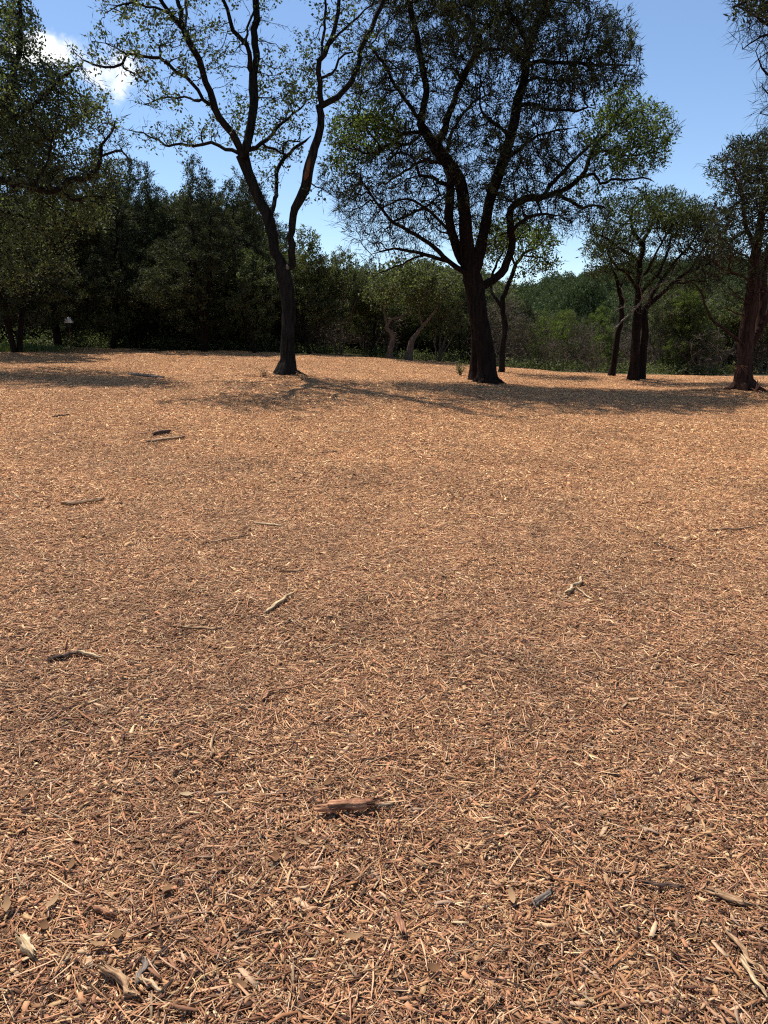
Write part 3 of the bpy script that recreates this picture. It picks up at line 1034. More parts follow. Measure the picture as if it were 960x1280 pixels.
def in_ell(Pw, cx, cy, rx, ry):
    """which world points project into a lobe (used to leaf that lobe)"""
    rel = Pw - CAM
    cp_, sp = math.cos(PITCH), math.sin(PITCH)
    zc = rel[:, 1] * cp_ - rel[:, 2] * sp
    v = (rel[:, 1] * sp + rel[:, 2] * cp_) / zc
    u = rel[:, 0] / zc
    return ((CX + u * F - cx) / rx) ** 2 + ((CY - v * F - cy) / ry) ** 2


def build_tree(name, T, base, leafsets, bark, label, cat='tree', group=None, flare=0.5, limbs=0.022):
    root = obj(name, None, None, base)
    off = np.asarray(base, float)
    for q, wd_ in enumerate(T.wood(limbs=limbs, flare=flare, zbase=base[2])):
        nm = 'limb' if q else 'trunk'
        obj(nm, mesh_np(nm, wd_[0] - off, [wd_[1]], bark, smooth=True), root)
    for nm, mat, (V, Fq, t) in leafsets:
        if len(V):
            o = obj(nm, mesh_np(nm, V - off, [Fq], mat, t), root)
            if nm == 'twigs':
                tag(o, kind='stuff')
    tag(root, label, cat, group)
    return root


def join(ls):
    V, Fq, t, o = [], [], [], 0
    for a, b, c in ls:
        V.append(a)
        Fq.append(b + o)
        t.append(c)
        o += len(a)
    return np.concatenate(V), np.concatenate(Fq), np.concatenate(t)


def roots(T, b, r, n, seed):
    rng = np.random.default_rng(seed)
    for q in range(n):
        a = 6.283 * (q + rng.uniform(-.3, .3)) / n
        d = np.array([math.cos(a), math.sin(a), 0])
        l = rng.uniform(.8, 1.3)
        T.poly([b + d * r * .35 + np.array([0, 0, .22]), b + d * r * .95 + np.array([0, 0, .09]), b + d * r * 1.7 * l + np.array([0, 0, .015]), b + d * r * 2.8 * l + np.array([0, 0, -.07])],
               [r * .5, r * .42, r * .3, r * .12], step=.08, wob=.006)


# ---- the forked oak left of centre
T = Tree(1)
Y = 16.0
b0 = at(357, 472, Y)
b0[2] = Gs(b0[0], b0[1])
T.poly([b0 - np.array([0, 0, .15]), b0 + np.array([0, 0, .02]), at(358.5, 458, Y), at(360, 430, Y), at(360.5, 400, Y), at(360, 370, Y), at(358, 352, Y), at(355, 338, Y)],
       np.array([17, 16.5, 16, 15.5, 15.5, 15.5, 17, 17]) / 2 * Y / F, root=True)
P = T.px_poly
roots(T, b0, .15, 5, 1)
P([(355, 338, 13), (351, 325, 12), (345, 315, 11.5), (339.5, 287, 12), (333, 268, 13), (326, 255, 12), (319, 240, 12), (308, 210, 12.5), (303.5, 195, 14)], Y, .1)
P([(303.5, 195, 9), (298, 185, 8.5), (289, 165, 8), (274, 144, 8), (265, 124, 8), (255.6, 101, 7.5), (248, 75, 7), (239, 54, 7), (229, 36, 6.5), (212.5, 17, 5), (203, 4, 4.5), (192, -18, 4), (180, -45, 3)], Y, -1.0)
P([(229, 36, 5.5), (224, 15, 5), (220, 0, 4.5), (214, -30, 4), (210, -55, 3)], Y - .7, .4)
P([(231, 38, 3), (230, 18, 3), (232, -10, 2.5), (236, -35, 2)], Y - .7, .9)
P([(303.5, 195, 11), (310, 178, 10), (314, 154, 9.5), (317.5, 122, 10), (315.6, 94, 9.5)], Y, .3)
P([(315.6, 94, 6), (311, 75, 5.5), (309, 56, 5), (299, 47, 5), (289, 30, 4.5), (282, 13, 4), (276, 0, 4), (266, -30, 3)], Y + .3, -.5)
P([(309, 58, 3), (310, 32, 2.6), (314, 11, 2.4), (322, -20, 2)], Y + .2, .4)
P([(315.6, 94, 8), (319, 75, 7.5), (320, 37, 7.5), (319, 0, 7), (321, -40, 5.5), (326, -75, 4)], Y + .3, .4)
P([(262, 131, 4.5), (254, 125, 4), (248, 114, 4), (235, 97, 4), (224, 88, 3.8), (211, 79, 3.6), (196, 72, 3.4), (175, 71, 3.2), (157, 69, 3), (150, 81, 3), (131, 85, 2.6), (118, 82, 2.2), (105, 74, 1.8), (94, 67, 1.2)], Y - .4, -1.2)
P([(157, 69, 2), (142, 62, 1.8), (129, 54, 1.5), (112, 54, 1.1)], Y - 1.2, -.4)
P([(254, 125, 3), (242, 127, 2.8), (231, 120, 2.4), (212, 120, 2), (194, 124, 1.6), (182, 129, 1.1)], Y - .4, .8)
P([(212.5, 17, 3), (196, 8, 2.8), (186, 5.6, 2.4), (171, 0, 2.2), (156, 0, 2), (142, 11, 1.6), (129, 19, 1.2)], Y - .9, -.6)
P([(299, 192, 4.5), (280, 186, 4), (261, 181, 3.6), (242, 185, 3.2), (229, 181, 2.8), (205, 183, 2.4), (196, 175, 2), (181, 167, 1.6), (164, 161, 1.1)], Y, .8)
P([(306, 187, 5.5), (321, 183, 5), (332.5, 174, 4.4), (337, 171, 4), (350, 152, 3.4), (359, 148, 3), (374, 135, 2), (392, 122, 1.4)], Y, 1.4)
P([(327, 180, 3.4), (341, 187.5, 3), (357, 195, 2.4)], Y + .3, .6)
P([(338, 266, 5.5), (342, 249, 5), (345, 238, 4.6), (348, 216, 4.6), (359, 199, 4.2), (372.5, 182, 3.4), (386, 171, 2)], Y, 1.3)
P([(359, 199, 2.8), (356, 188, 2.4), (362, 175, 2), (374, 176, 1.6), (374, 160, 1.2)], Y + .8, .5)
P([(357, 340, 10), (364, 330, 9), (365.6, 315, 8.5), (366.6, 296, 8), (366.6, 277.5, 8), (368.4, 260.6, 8.6), (375, 249, 10), (381, 235, 11), (386.6, 206, 11), (394, 184, 9.5), (400, 159, 8.4), (402, 131, 8.4)], Y, -.5)
P([(402, 131, 7), (400.6, 112, 6.6), (400, 90, 6.4), (402.5, 75, 6), (412, 58, 5.8), (415.6, 37, 5), (422, 15, 4.6), (423, 0, 4.2), (428, -35, 3.4)], Y - .5, -.5)
P([(403, 74, 3.4), (404, 37, 3), (407, 11, 2.8), (409, -22, 2.2)], Y - .7, .5)
P([(402, 131, 6.8), (414, 124, 6.5), (427, 112.5, 6.2), (438, 96, 6), (446, 79, 5.6), (449, 62, 5.4), (455, 49, 5.2), (466, 32, 5), (476, 9, 4.6), (481, -12, 4), (490, -45, 3)], Y - .5, .4)
P([(401.5, 97, 3.2), (416, 90, 3), (427, 75, 2.6), (444, 64, 2)], Y - .6, -.7)
P([(415, 53, 3), (431, 36, 2.6), (447.5, 21, 2.2), (468, 6, 1.6)], Y - .8, -.8)
P([(389, 193, 3), (384, 187, 2.6)], Y - .3, -.15)
P([(384, 228, 2), (396, 234, 1.6), (410, 241, 1.2), (424, 250, .9)], Y - .3, -.5)
rng = T.rng
LOB = [(200, 60, 75, 60, -1.2, 1.3, 330, .75), (120, 65, 45, 35, -1.6, .8, 130, .8), (150, 12, 50, 22, -1.3, .8, 110, .9), (200, 122, 42, 22, 0, .8, 120, .75), (240, 45, 45, 55, -.6, 1.2, 170, .55),
       (215, 170, 60, 24, .5, .9, 200, .75), (285, 60, 30, 60, .2, .8, 130, .5), (285, 150, 38, 40, .6, 1.2, 190, .8), (330, 60, 22, 75, .4, .6, 90, .5), (350, 135, 45, 60, 1.0, 1.2, 360, 1.0), (375, 95, 35, 55, .4, 1.1, 240, .9),
       (345, 190, 45, 32, 1.0, .9, 150, .7), (335, 225, 30, 22, .8, .7, 60, .6), (425, 40, 45, 50, -.6, 1.0, 240, .65), (455, 60, 40, 60, 0, 1.0, 170, .6), (430, 100, 30, 30, -.5, .8, 100, .6),
       (200, -45, 80, 50, -.8, 1.6, 240, .8), (310, -50, 90, 60, .2, 1.6, 240, .8), (430, -50, 90, 60, -.3, 1.6, 240, .8), (385, 250, 20, 25, -.4, .4, 22, .6)]
att = np.concatenate([ell(rng, *l[:4], Y + l[4], l[5], int(l[6] * .9)) for l in LOB])
T.grow(att, step=0.11, di=1.5, dk=0.17, jit=0.32, up=.02)
T.finish(tip=0.0038)
C, D = T.tips(0.0190)
lp = np.zeros(len(C))
for l in LOB:
    e = in_ell(C, *l[:4])
    lp = np.where(e < 1.15, np.maximum(lp, l[7]), lp)
k = rng.uniform(0, 1, len(C)) < lp * .36
lf = leaves(rng, C[k], D[k], 10, 0.072, 0.044, 0.055, up=.05)
tw = twigs(rng, C, D, 2, .16, .010, .05)
forked = build_tree('oak_tree', T, b0, [('crown', M['oak_leaf'], lf), ('twigs', M['oak_bark'], tw)], M['oak_bark'],
                    'forked oak with sparse leaves and a torn orange bark wound, left of centre', group=None, flare=.8)
# bark wound and knot on the forked oak
def wound(name, centre, axis, wd, ht, col_mat, parent, base, seed, face=(0, -1, 0), dep=.02):
    rng = np.random.default_rng(seed)
    ax = unit(np.asarray(axis, float))
    n = unit(np.asarray(face, float) - ax * np.dot(ax, face))
    s = np.cross(ax, n)
    V, k = [], 14
    for ring, (f, d) in enumerate(((1.0, -0.03), (0.8, dep), (0.45, dep * 1.2))):
        for q in range(k):
            a = 2 * math.pi * q / k
            rr = f * (1 + (rng.normal(0, .08) if ring < 2 else 0))
            x_, y_ = math.cos(a) * wd / 2 * rr, math.sin(a) * ht / 2 * rr
            bul = math.sqrt(max(0, 1 - (2 * x_ / wd * .9) ** 2)) * wd * .22 - wd * .2
            V.append(centre + s * x_ + ax * y_ + n * (d + bul))
    V.append(centre + n * (dep + wd * .02))
    Fq = [(r * k + q, r * k + (q + 1) % k, (r + 1) * k + (q + 1) % k, (r + 1) * k + q) for r in range(2) for q in range(k)]
    tr = [(2 * k + q, 2 * k + (q + 1) % k, 3 * k) for q in range(k)]
    return obj(name, mesh_np(name, np.array(V) - base, [np.array(Fq)[:, ::-1], np.array(tr)[:, ::-1]], col_mat, smooth=True), parent)


M['raw_wood'] = mat_bark('raw_wood', (0.07, 0.026, 0.012), (0.30, 0.13, 0.06), 14)
M['knot_wood'] = mat_bark('knot_wood', (0.07, 0.055, 0.045), (0.26, 0.22, 0.19), 14)
c_ = at(385, 213, Y - .40)
wound('bark_wound', c_ + np.array([0, -.105, 0]), at(388, 200, Y) - at(383, 226, Y), .085, .42, M['raw_wood'], forked, b0, 5)['label'] = 'torn orange-brown patch of bare wood on the right stem'
c_ = at(360, 335, Y)
wound('branch_knot', c_ + np.array([0, -.125, 0]), (0, 0, 1), .075, .11, M['knot_wood'], forked, b0, 6)['label'] = 'pale oval branch scar at the fork'

# ---- the big double-trunked juniper right of centre
T = Tree(2)
Y = 18.0
b1 = at(609, 484, 17.9)
b1[2] = Gs(b1[0], b1[1])
T.poly([b1 - np.array([0, 0, .15]), b1 + np.array([0, 0, .02]), at(609, 465, 17.9), at(607.5, 440, 17.9), at(603, 415, 17.9), at(599, 391, 17.9), at(594.6, 362, 18), at(591, 347, 18)],
       np.array([20, 20, 20, 20.5, 21, 21, 22, 23]) / 2 * 18 / F, root=True)
b1b = at(594, 471, 18.7)
T.poly([np.array([b1b[0], b1b[1], Gs(b1b[0], b1b[1]) - .15]), at(594, 462, 18.7), at(594.5, 435, 18.6), at(594, 405, 18.4), at(590, 380, 18.25), at(589, 358, 18.1)],
       np.array([13, 12, 10, 10, 12, 13]) / 2 * 18.6 / F, root=True)
P = T.px_poly
roots(T, b1, .2, 6, 2)
P([(590, 347, 17), (586, 318, 16.5), (583, 289, 15), (579, 250, 14.5), (574, 225, 14), (561, 207, 14), (550, 190, 14), (537, 172, 12), (527, 155, 9)], 18, -.2)
P([(527, 155, 7.6), (532, 125, 7.2), (531, 100, 7), (526, 70, 6.6), (520, 37, 6.2), (515, 12, 6), (510, -20, 5), (507, -60, 3.6)], 17.8, -.4)
P([(527, 155, 5), (520, 140, 4.4), (500, 117, 4), (487, 92, 3.6), (477, 72, 3), (462, 57, 2)], 17.8, -1.4)
P([(530, 162, 4.4), (505, 168, 4), (495, 165, 3.6), (475, 152, 3), (450, 145, 2), (425, 146, 1.2)], 17.8, .8)
P([(530, 164, 4), (512, 180, 3.4), (490, 178, 3), (462, 190, 2.2), (435, 188, 1.2)], 17.8, -1.6)
P([(546, 182, 8.6), (551, 172, 8), (560, 150, 7.4), (570, 130, 7), (577, 107, 7), (587, 82, 6.6), (597, 55, 6), (600, 45, 5.6)], 17.85, .5)
P([(600, 45, 4), (585, 25, 3.6), (575, 12, 3.4), (574, 0, 3.2), (570, -35, 2.4)], 18.3, -.8)
P([(600, 45, 4.4), (612, 35, 4), (635, 10, 3.4), (645, -20, 2.8), (650, -60, 2)], 18.3, .5)
P([(582, 97, 3.6), (597, 70, 3.4), (620, 62, 3), (640, 62, 2.2), (665, 66, 1.2)], 18.2, -1.5)
P([(588, 335, 11), (577, 325, 11), (566, 298, 10.5), (562, 275, 10), (561, 255, 9.6), (562, 237, 9), (562, 218, 8.6)], 18.1, .2)
P([(562, 237, 5), (556, 205, 4.4), (560, 175, 4), (575, 150, 3.4), (592, 130, 2.6), (615, 118, 1.6)], 18.3, 1.6)
P([(592, 344, 14), (598, 322, 13.5), (604, 296, 13), (607.6, 280, 12.6), (613, 248, 12), (623, 217, 12), (633, 190, 11.4), (642, 155, 10.4), (647, 125, 9.8), (655, 100, 9.2), (657, 75, 8.8), (660, 57, 8.6)], 17.9, .6)
P([(660, 57, 6.4), (650, 40, 6.2), (640, 15, 6), (635, 0, 5.4), (627, -35, 4)], 18.5, -.7)
P([(660, 57, 8.4), (667, 40, 8), (677, 17, 7.6), (685, 0, 7), (696, -45, 4.6)], 18.5, .6)
P([(658, 79, 5.4), (675, 77, 4.6), (700, 77, 4), (732, 80, 3.2), (765, 82, 2.4), (795, 80, 1.3)], 18.4, -1.0)
P([(648, 130, 5), (670, 132, 4), (690, 137, 3.4), (725, 137, 2.4), (745, 137, 1.4)], 18.3, -.9)
P([(650, 112, 4), (665, 100, 3.4), (690, 98, 2.6), (720, 105, 1.4)], 18.3, 1.4)
P([(636, 178, 4), (625, 160, 3.6), (610, 145, 3), (600, 125, 2.2), (598, 105, 1.4)], 18.2, -1.5)
P([(629, 203, 4), (650, 185, 3.4), (672, 172, 2.8), (700, 160, 2), (722, 158, 1.2)], 18.2, -.9)
P([(597, 362, 9.5), (609, 355, 9), (625, 343, 9), (636, 320, 8.6), (641, 300, 8.2), (638, 280, 8), (640, 262, 8), (652, 251, 8), (668, 247, 8), (680, 246, 7), (700, 240, 6), (715, 230, 5.4), (730, 212, 4.8), (737, 192, 4.2), (752, 172, 3.4), (770, 155, 2)], 17.95, 1.2)
P([(680, 243, 5), (700, 222, 4.4), (720, 200, 4), (737, 183, 3), (748, 170, 2)], 18.6, .8)
P([(724, 221, 4), (740, 220, 3.6), (752, 232, 3.2), (767, 225, 3), (782, 225, 2.6), (805, 222, 2), (820, 227, 1.2)], 18.8, -.6)
P([(698, 244, 4.4), (720, 257, 3.8), (727, 262, 3.4), (740, 257, 2.8), (760, 260, 1.8)], 18.7, -.4)
P([(640, 290, 4.6), (652, 280, 4.2), (670, 270, 3.6), (692, 270, 2)], 17.8, -.7)
P([(737, 190, 3), (760, 188, 2.6), (785, 195, 2), (810, 190, 1.2)], 19.0, .9)
P([(588, 344, 7), (580, 339, 6), (557, 321, 5.4), (536, 305, 4.8), (510, 289, 4.2), (490, 277, 3.6), (478, 260, 3.2), (464, 242, 2.6), (454, 230, 2.2), (451, 212, 1.4)], 18, -1.4)
P([(584, 342, 5), (557, 326, 4.6), (530, 318, 4.2), (504, 314, 3.2), (485, 313, 2.4), (466, 316, 1.4)], 18, -.4)
P([(530, 317, 2.6), (512, 325, 2.2), (490, 336, 1.6), (470, 347, 1)], 17.8, -.4)
P([(489, 276, 3), (510, 267, 3), (530, 260, 2.6), (548, 247, 1.6)], 17.0, -.3)
P([(562, 232, 5), (550, 228, 4.4), (538, 224, 4.2), (525, 217, 3.6), (517, 200, 2.8), (500, 190, 2), (480, 195, 1.2)], 18.2, -1.8)
P([(563, 290, 4), (545, 270, 3.4), (525, 255, 3), (500, 250, 2.2), (475, 262, 1.5), (462, 282, 1)], 18.2, 1.0)
P([(557, 203, 4.5), (535, 200, 4), (510, 210, 3), (490, 225, 2.2), (470, 232, 1.4)], 18, 1.6)
P([(577, 335, 3), (572, 300, 2.6), (552, 290, 2), (540, 280, 1.2)], 18, -.8)
rng = T.rng
# crown lobes: px outline, depth offset, depth radius, attractors, leafiness, kind (0 dark juniper, 1 bright)
LOB = [(590, 40, 120, 80, 0, 2.4, 1250, .56, 0), (480, 110, 60, 75, -.6, 1.7, 560, .55, 0), (450, 160, 50, 38, -.6, 1.3, 260, .9, 1), (700, 45, 95, 62, 0, 1.7, 800, .72, 0), (770, 60, 38, 30, -.5, 1.0, 200, 1.0, 0),
       (740, 95, 60, 22, -.3, 1.2, 300, 1.0, 0), (690, 120, 55, 34, -.2, 1.4, 320, .7, 0), (785, 160, 58, 56, 1.6, 1.3, 520, 1.0, 1), (810, 180, 34, 40, 1.8, .9, 170, 1.0, 1), (740, 205, 60, 40, .8, 1.2, 330, .45, 0),
       (600, 165, 105, 66, 0, 2.3, 1000, .36, 0), (660, 205, 60, 50, 0, 1.5, 460, .7, 0), (500, 195, 80, 45, -.2, 1.9, 650, .34, 0), (480, 250, 72, 48, -.4, 1.8, 720, .22, 0), (545, 255, 60, 52, -.2, 1.7, 620, .22, 0), (625, 250, 60, 40, .2, 1.6, 380, .32, 0), (430, 215, 34, 34, -.5, 1.0, 170, .6, 0), (600, 300, 50, 26, .3, 1.2, 160, .25, 0),
       (495, 298, 68, 32, -.5, 1.2, 360, .12, 0), (700, 265, 64, 34, -.6, 1.2, 300, .35, 0), (560, -50, 170, 70, 0, 2.6, 1000, 1, 0), (660, -45, 95, 60, -.4, 1.8, 600, 1, 0), (425, 190, 22, 30, -.6, .6, 80, .9, 1), (760, 235, 60, 20, 1, .7, 110, .4, 1), (570, 15, 110, 60, 2.4, 1.2, 350, .8, 0)]  # last lobe is unseen rear foliage, added to deepen the ground shadow
att = np.concatenate([ell(rng, *l[:4], Y + l[4], l[5], int(l[6] * 1.0)) for l in LOB])
T.grow(att, step=0.13, di=1.6, dk=0.17, jit=0.3, up=.03, maxn=26000)
T.finish(tip=0.0042)
C, D = T.tips(0.0199)
lp = np.zeros(len(C))
kd = np.zeros(len(C), int)
for l in LOB:
    e = in_ell(C, *l[:4])
    hit = (e < 1.1) & (l[7] > lp)
    lp[hit] = l[7]
    hit2 = (e < 1.0) & (l[8] == 1)
    kd[hit2] = 1
    if l[8] == 1:
        lp[hit2] = l[7]
pick = rng.uniform(0, 1, len(C)) < lp
kj, kb = pick & (kd == 0), pick & (kd == 1)
lf1 = leaves(rng, C[kj], D[kj], 14, 0.105, 0.022, 0.040, along=.9, up=.35, rnd=.6)
lf2 = leaves(rng, C[kb], D[kb], 11, 0.075, 0.045, 0.065, up=.1)
build_tree('juniper_tree', T, b1, [('crown', M['juniper_leaf'], lf1), ('bright_crown', M['bright_leaf'], lf2), ('twigs', M['juniper_bark'], twigs(rng, C, D, 4, .26, .012, -.2))], M['juniper_bark'],
           'largest tree, double-trunked juniper with broad dark crown, right of centre in the mulch', flare=.55)
print('main tree nodes', len(T.P), len(lf1[0]) // 4, len(lf2[0]) // 4)

# ---- the slim oak standing behind the big juniper
T = Tree(3)
Y = 23.5
b = at(627, 463, Y)
b[2] = Gs(b[0], b[1])
T.poly([b - np.array([0, 0, .1]), b, at(628, 441, Y), at(631, 406, Y), at(628, 385, Y), at(630, 365, Y), at(638, 347, Y), at(650, 324, Y), at(661, 313, Y), at(676, 305, Y)],
       np.array([7.5, 7.5, 7, 6.6, 6, 5.6, 5, 4, 3, 1.6]) / 2 * Y / F, root=True)
P = T.px_poly
P([(628, 385, 4), (616, 365, 3.6), (618, 340, 3), (628, 315, 2.2), (640, 295, 1.4)], Y, 1)
P([(645, 333, 3), (640, 312, 2.4), (650, 295, 1.8), (662, 285, 1.2)], Y, .8)
P([(655, 320, 2.4), (675, 322, 2), (690, 330, 1.2)], Y, -.5)
rng = T.rng
LOB = [(650, 295, 48, 26, .2, 1.4, 260, .95), (680, 305, 26, 20, 0, .9, 120, 1), (620, 300, 36, 28, .5, 1.2, 150, .8), (675, 330, 36, 18, -.2, .8, 90, .2)]
att = np.concatenate([ell(rng, *l[:4], Y + l[4], l[5], l[6]) for l in LOB])
T.grow(att, step=0.14, di=1.8, dk=0.2, jit=0.3)
T.finish(tip=.0048)
C, D = T.tips(0.0209)
lf = leaves(rng, C, D, 12, .09, .05, .08, up=.1)
build_tree('oak_tree', T, b, [('crown', M['bright_leaf'], lf), ('twigs', M['oak_bark'], twigs(rng, C, D, 2, .28, .016))], M['oak_bark'], 'slim leaning oak standing close behind the largest double-trunked juniper', flare=.2)

# ---- the group of three flat-topped junipers at the right
T = Tree(4)
Y = 22.0
b = at(792, 479, Y)
b[2] = Gs(b[0], b[1])
T.poly([b - np.array([0, 0, .12]), b, at(794, 445, Y), at(795.5, 410, Y), at(797, 388, Y), at(797, 368, Y), at(799, 345, Y), at(800, 325, Y), at(801, 305, Y), at(793, 287, Y), at(790, 270, Y)],
       np.array([11, 10.8, 10.4, 10, 9, 7, 6.6, 6, 5, 4, 2.4]) / 2 * Y / F, root=True)
P = T.px_poly
P([(801, 306, 4), (811, 291, 3.4), (816, 272, 2.4), (822, 255, 1.4)], Y, .7)
P([(799, 327, 4), (786, 319, 3.4), (772, 311, 3), (752, 295, 2), (738, 290, 1.2)], Y, -.8)
P([(797, 372, 5), (812, 352, 4.4), (827, 336, 3.6), (836, 310, 2.8), (838, 285, 1.8)], Y, .8)
P([(797, 365, 4), (785, 345, 3.4), (772, 335, 2.6), (760, 318, 1.6)], Y, -1.2)
P([(798, 350, 3.4), (812, 330, 3), (822, 312, 2.2), (832, 296, 1.3)], Y, -1.2)
rng = T.rng
LOB = [(812, 266, 72, 24, 0, 1.8, 620, 1), (765, 290, 34, 26, -.3, 1.2, 220, .9), (800, 300, 55, 24, 0, 1.6, 230, .4), (850, 270, 40, 24, .4, 1.4, 240, 1), (785, 330, 40, 24, -.4, 1.2, 150, .45), (825, 245, 40, 12, 0, 1.2, 120, 1), (812, 345, 40, 26, 0, 1.3, 130, .4), (745, 320, 24, 18, -.3, .8, 60, .8)]
att = np.concatenate([ell(rng, *l[:4], Y + l[4], l[5], l[6]) for l in LOB])
T.grow(att, step=0.15, di=2.0, dk=0.2, jit=0.3)
T.finish(tip=.0048)
C, D = T.tips(0.0209)
lp = np.zeros(len(C))
for l in LOB:
    lp = np.where(in_ell(C, *l[:4]) < 1.1, np.maximum(lp, l[7]), lp)
k = rng.uniform(0, 1, len(C)) < lp
lf = leaves(rng, C[k], D[k], 13, .115, .028, .065, along=.7, up=.5, rnd=.6)
build_tree('juniper_tree', T, b, [('crown', M['mid_leaf'], lf), ('twigs', M['juniper_bark'], twigs(rng, C, D, 3, .2, .015, -.1))], M['juniper_bark'], 'flat-topped juniper with the thickest trunk of the close trio at the right', group='trio of junipers at the right', flare=.4)

T = Tree(5)
Y = 22.5
b = at(800, 478, Y)
b[2] = Gs(b[0], b[1])
T.poly([b - np.array([0, 0, .12]), b, at(804, 445, Y), at(806, 407, Y), at(807, 385, Y), at(824, 370, Y), at(841, 355, Y), at(860, 340, Y), at(882, 332, Y), at(905, 320, Y - .4)],
       np.array([10, 10, 9, 8.4, 7, 5, 4.4, 3.8, 3, 1.4]) / 2 * Y / F, root=True)
P = T.px_poly
P([(806, 386, 5), (820, 362, 4.4), (835, 340, 3.6), (851, 320, 3), (866, 300, 2), (875, 280, 1.4)], Y, .8)
P([(860, 340, 3), (872, 322, 2.6), (884, 300, 1.6)], Y, -.7)
P([(841, 355, 2.6), (858, 352, 2), (880, 352, 1.2)], Y, -.9)
rng = T.rng
LOB = [(866, 280, 46, 32, .2, 1.6, 460, 1), (890, 305, 38, 28, 0, 1.3, 260, .7), (880, 330, 36, 16, -.2, 1.0, 90, .2), (850, 320, 34, 22, .2, 1.2, 150, .5), (870, 350, 40, 20, .2, 1.2, 90, .4)]
att = np.concatenate([ell(rng, *l[:4], Y + l[4], l[5], l[6]) for l in LOB])
T.grow(att, step=0.15, di=2.0, dk=0.2, jit=0.3)
T.finish(tip=.0048)
C, D = T.tips(0.0209)
lp = np.zeros(len(C))
for l in LOB:
    lp = np.where(in_ell(C, *l[:4]) < 1.1, np.maximum(lp, l[7]), lp)
k = rng.uniform(0, 1, len(C)) < lp
lf = leaves(rng, C[k], D[k], 13, .115, .028, .065, along=.7, up=.5, rnd=.6)
build_tree('juniper_tree', T, b, [('crown', M['juniper_leaf'], lf), ('twigs', M['juniper_bark'], twigs(rng, C, D, 3, .2, .015, -.1))], M['juniper_bark'], 'juniper whose limb sweeps right, rightmost trunk of the close trio at the right', group='trio of junipers at the right', flare=.4)

T = Tree(6)
Y = 23.5
b = at(764, 473, Y)
b[2] = Gs(b[0], b[1])
T.poly([b - np.array([0, 0, .12]), b, at(767, 450, Y), at(772, 420, Y), at(777, 395, Y), at(776, 370, Y), at(774, 350, Y), at(766, 335, Y), at(760, 315, Y)],
       np.array([7.6, 7.4, 7, 6.6, 6.2, 5.4, 4.4, 3, 1.6]) / 2 * Y / F, root=True)
P = T.px_poly
P([(775, 360, 3), (784, 340, 2.4), (790, 322, 1.5)], Y, 1)
rng = T.rng
LOB = [(757, 305, 28, 26, 0, 1.1, 190, .9), (780, 320, 26, 18, .6, 1, 90, .6), (750, 340, 20, 14, -.3, .7, 40, .4)]
att = np.concatenate([ell(rng, *l[:4], Y + l[4], l[5], l[6]) for l in LOB])
T.grow(att, step=0.15, di=2.0, dk=0.2, jit=0.3)
T.finish(tip=.0048)
C, D = T.tips(0.0209)
lf = leaves(rng, C, D, 13, .115, .028, .065, along=.7, up=.5, rnd=.6)
build_tree('juniper_tree', T, b, [('crown', M['juniper_leaf'], lf), ('twigs', M['juniper_bark'], twigs(rng, C, D, 3, .2, .015, -.1))], M['juniper_bark'], 'thin leaning juniper, leftmost trunk of the close trio at the right', group='trio of junipers at the right', flare=.4)

# dead branch caught across the trio
T = Tree(60)
P = T.px_poly
P([(767, 412, 1.6), (787, 392, 2.4), (802, 375, 3), (820, 360, 2.6), (838, 345, 2), (852, 322, 1.2)], 21.6, .2, root=True)
for a in ([(787, 392, 1.4), (783, 378, 1), (776, 368, .8)], [(802, 375, 1.6), (800, 355, 1.2), (806, 338, .8)], [(820, 360, 1.4), (836, 352, 1), (850, 350, .8)], [(795, 383, 1.4), (778, 385, 1), (764, 392, .7)]):
    P(a, 21.6, random.uniform(-.4, .3))
rng = T.rng
att = np.concatenate([ell(rng, 805, 365, 42, 30, 21.6, .7, 90)])
T.grow(att, step=0.12, di=.8, dk=0.18, jit=.4)
T.finish(tip=.004)
wd_ = T.wood()[0]
o = obj('dead_branch', mesh_np('dead_branch', wd_[0] - at(802, 375, 21.6), [wd_[1]], M['dead_wood'], smooth=True), None, at(802, 375, 21.6))
tag(o, 'pale dead branch hanging across the trunks of the juniper trio', 'branch')

# ---- the leaning juniper at the right edge
T = Tree(7)
Y = 17.0
b2 = at(929, 492, Y)
b2[2] = Gs(b2[0], b2[1])
T.poly([b2 - np.array([0, 0, .15]), b2 + np.array([0, 0, .02]), at(929, 470, Y), at(930.5, 450, Y), at(932.5, 425, Y), at(936, 395, Y), at(940, 360, Y), at(942.5, 332, Y), at(946, 306, Y)],
       np.array([19, 19, 18.5, 18, 17.5, 16, 14, 12, 10.5]) / 2 * Y / F, root=True)
P = T.px_poly
roots(T, b2, .22, 6, 3)
P([(944, 312, 6), (934, 284, 5), (930, 260, 4.4), (925, 240, 3.4), (915, 215, 2)], Y, -.6)
P([(946, 306, 9), (951, 282, 8), (956, 258, 7), (958, 230, 5.4), (950, 195, 3.4), (948, 170, 2)], Y, .2)
P([(934, 430, 11), (946, 415, 11), (953, 382, 11.5), (953, 345, 9.4), (962, 310, 8), (980, 270, 6), (990, 225, 3)], Y + .3, .7)
P([(935, 440, 9), (958, 400, 8), (975, 370, 7), (1000, 330, 5), (1020, 280, 3)], Y + .2, -.5)
P([(936, 437, 4.6), (930, 430, 4.2), (920, 420, 3.6), (900, 407, 3), (887, 390, 2.6), (880, 370, 2.2), (870, 355, 1.8), (856, 349, 1.1)], Y - .1, -.5)
P([(942, 352, 3.6), (925, 345, 3), (905, 335, 2.4), (888, 322, 1.5)], Y, -.9)
P([(936, 396, 2.4), (920, 391, 1.8), (900, 384, 1)], Y - .1, -.5)
P([(938, 380, 2), (922, 372, 1.6), (905, 366, .9)], Y - .1, -.6)
P([(940, 368, 2), (958, 366, 1.6), (972, 372, .9)], Y - .1, -.6)
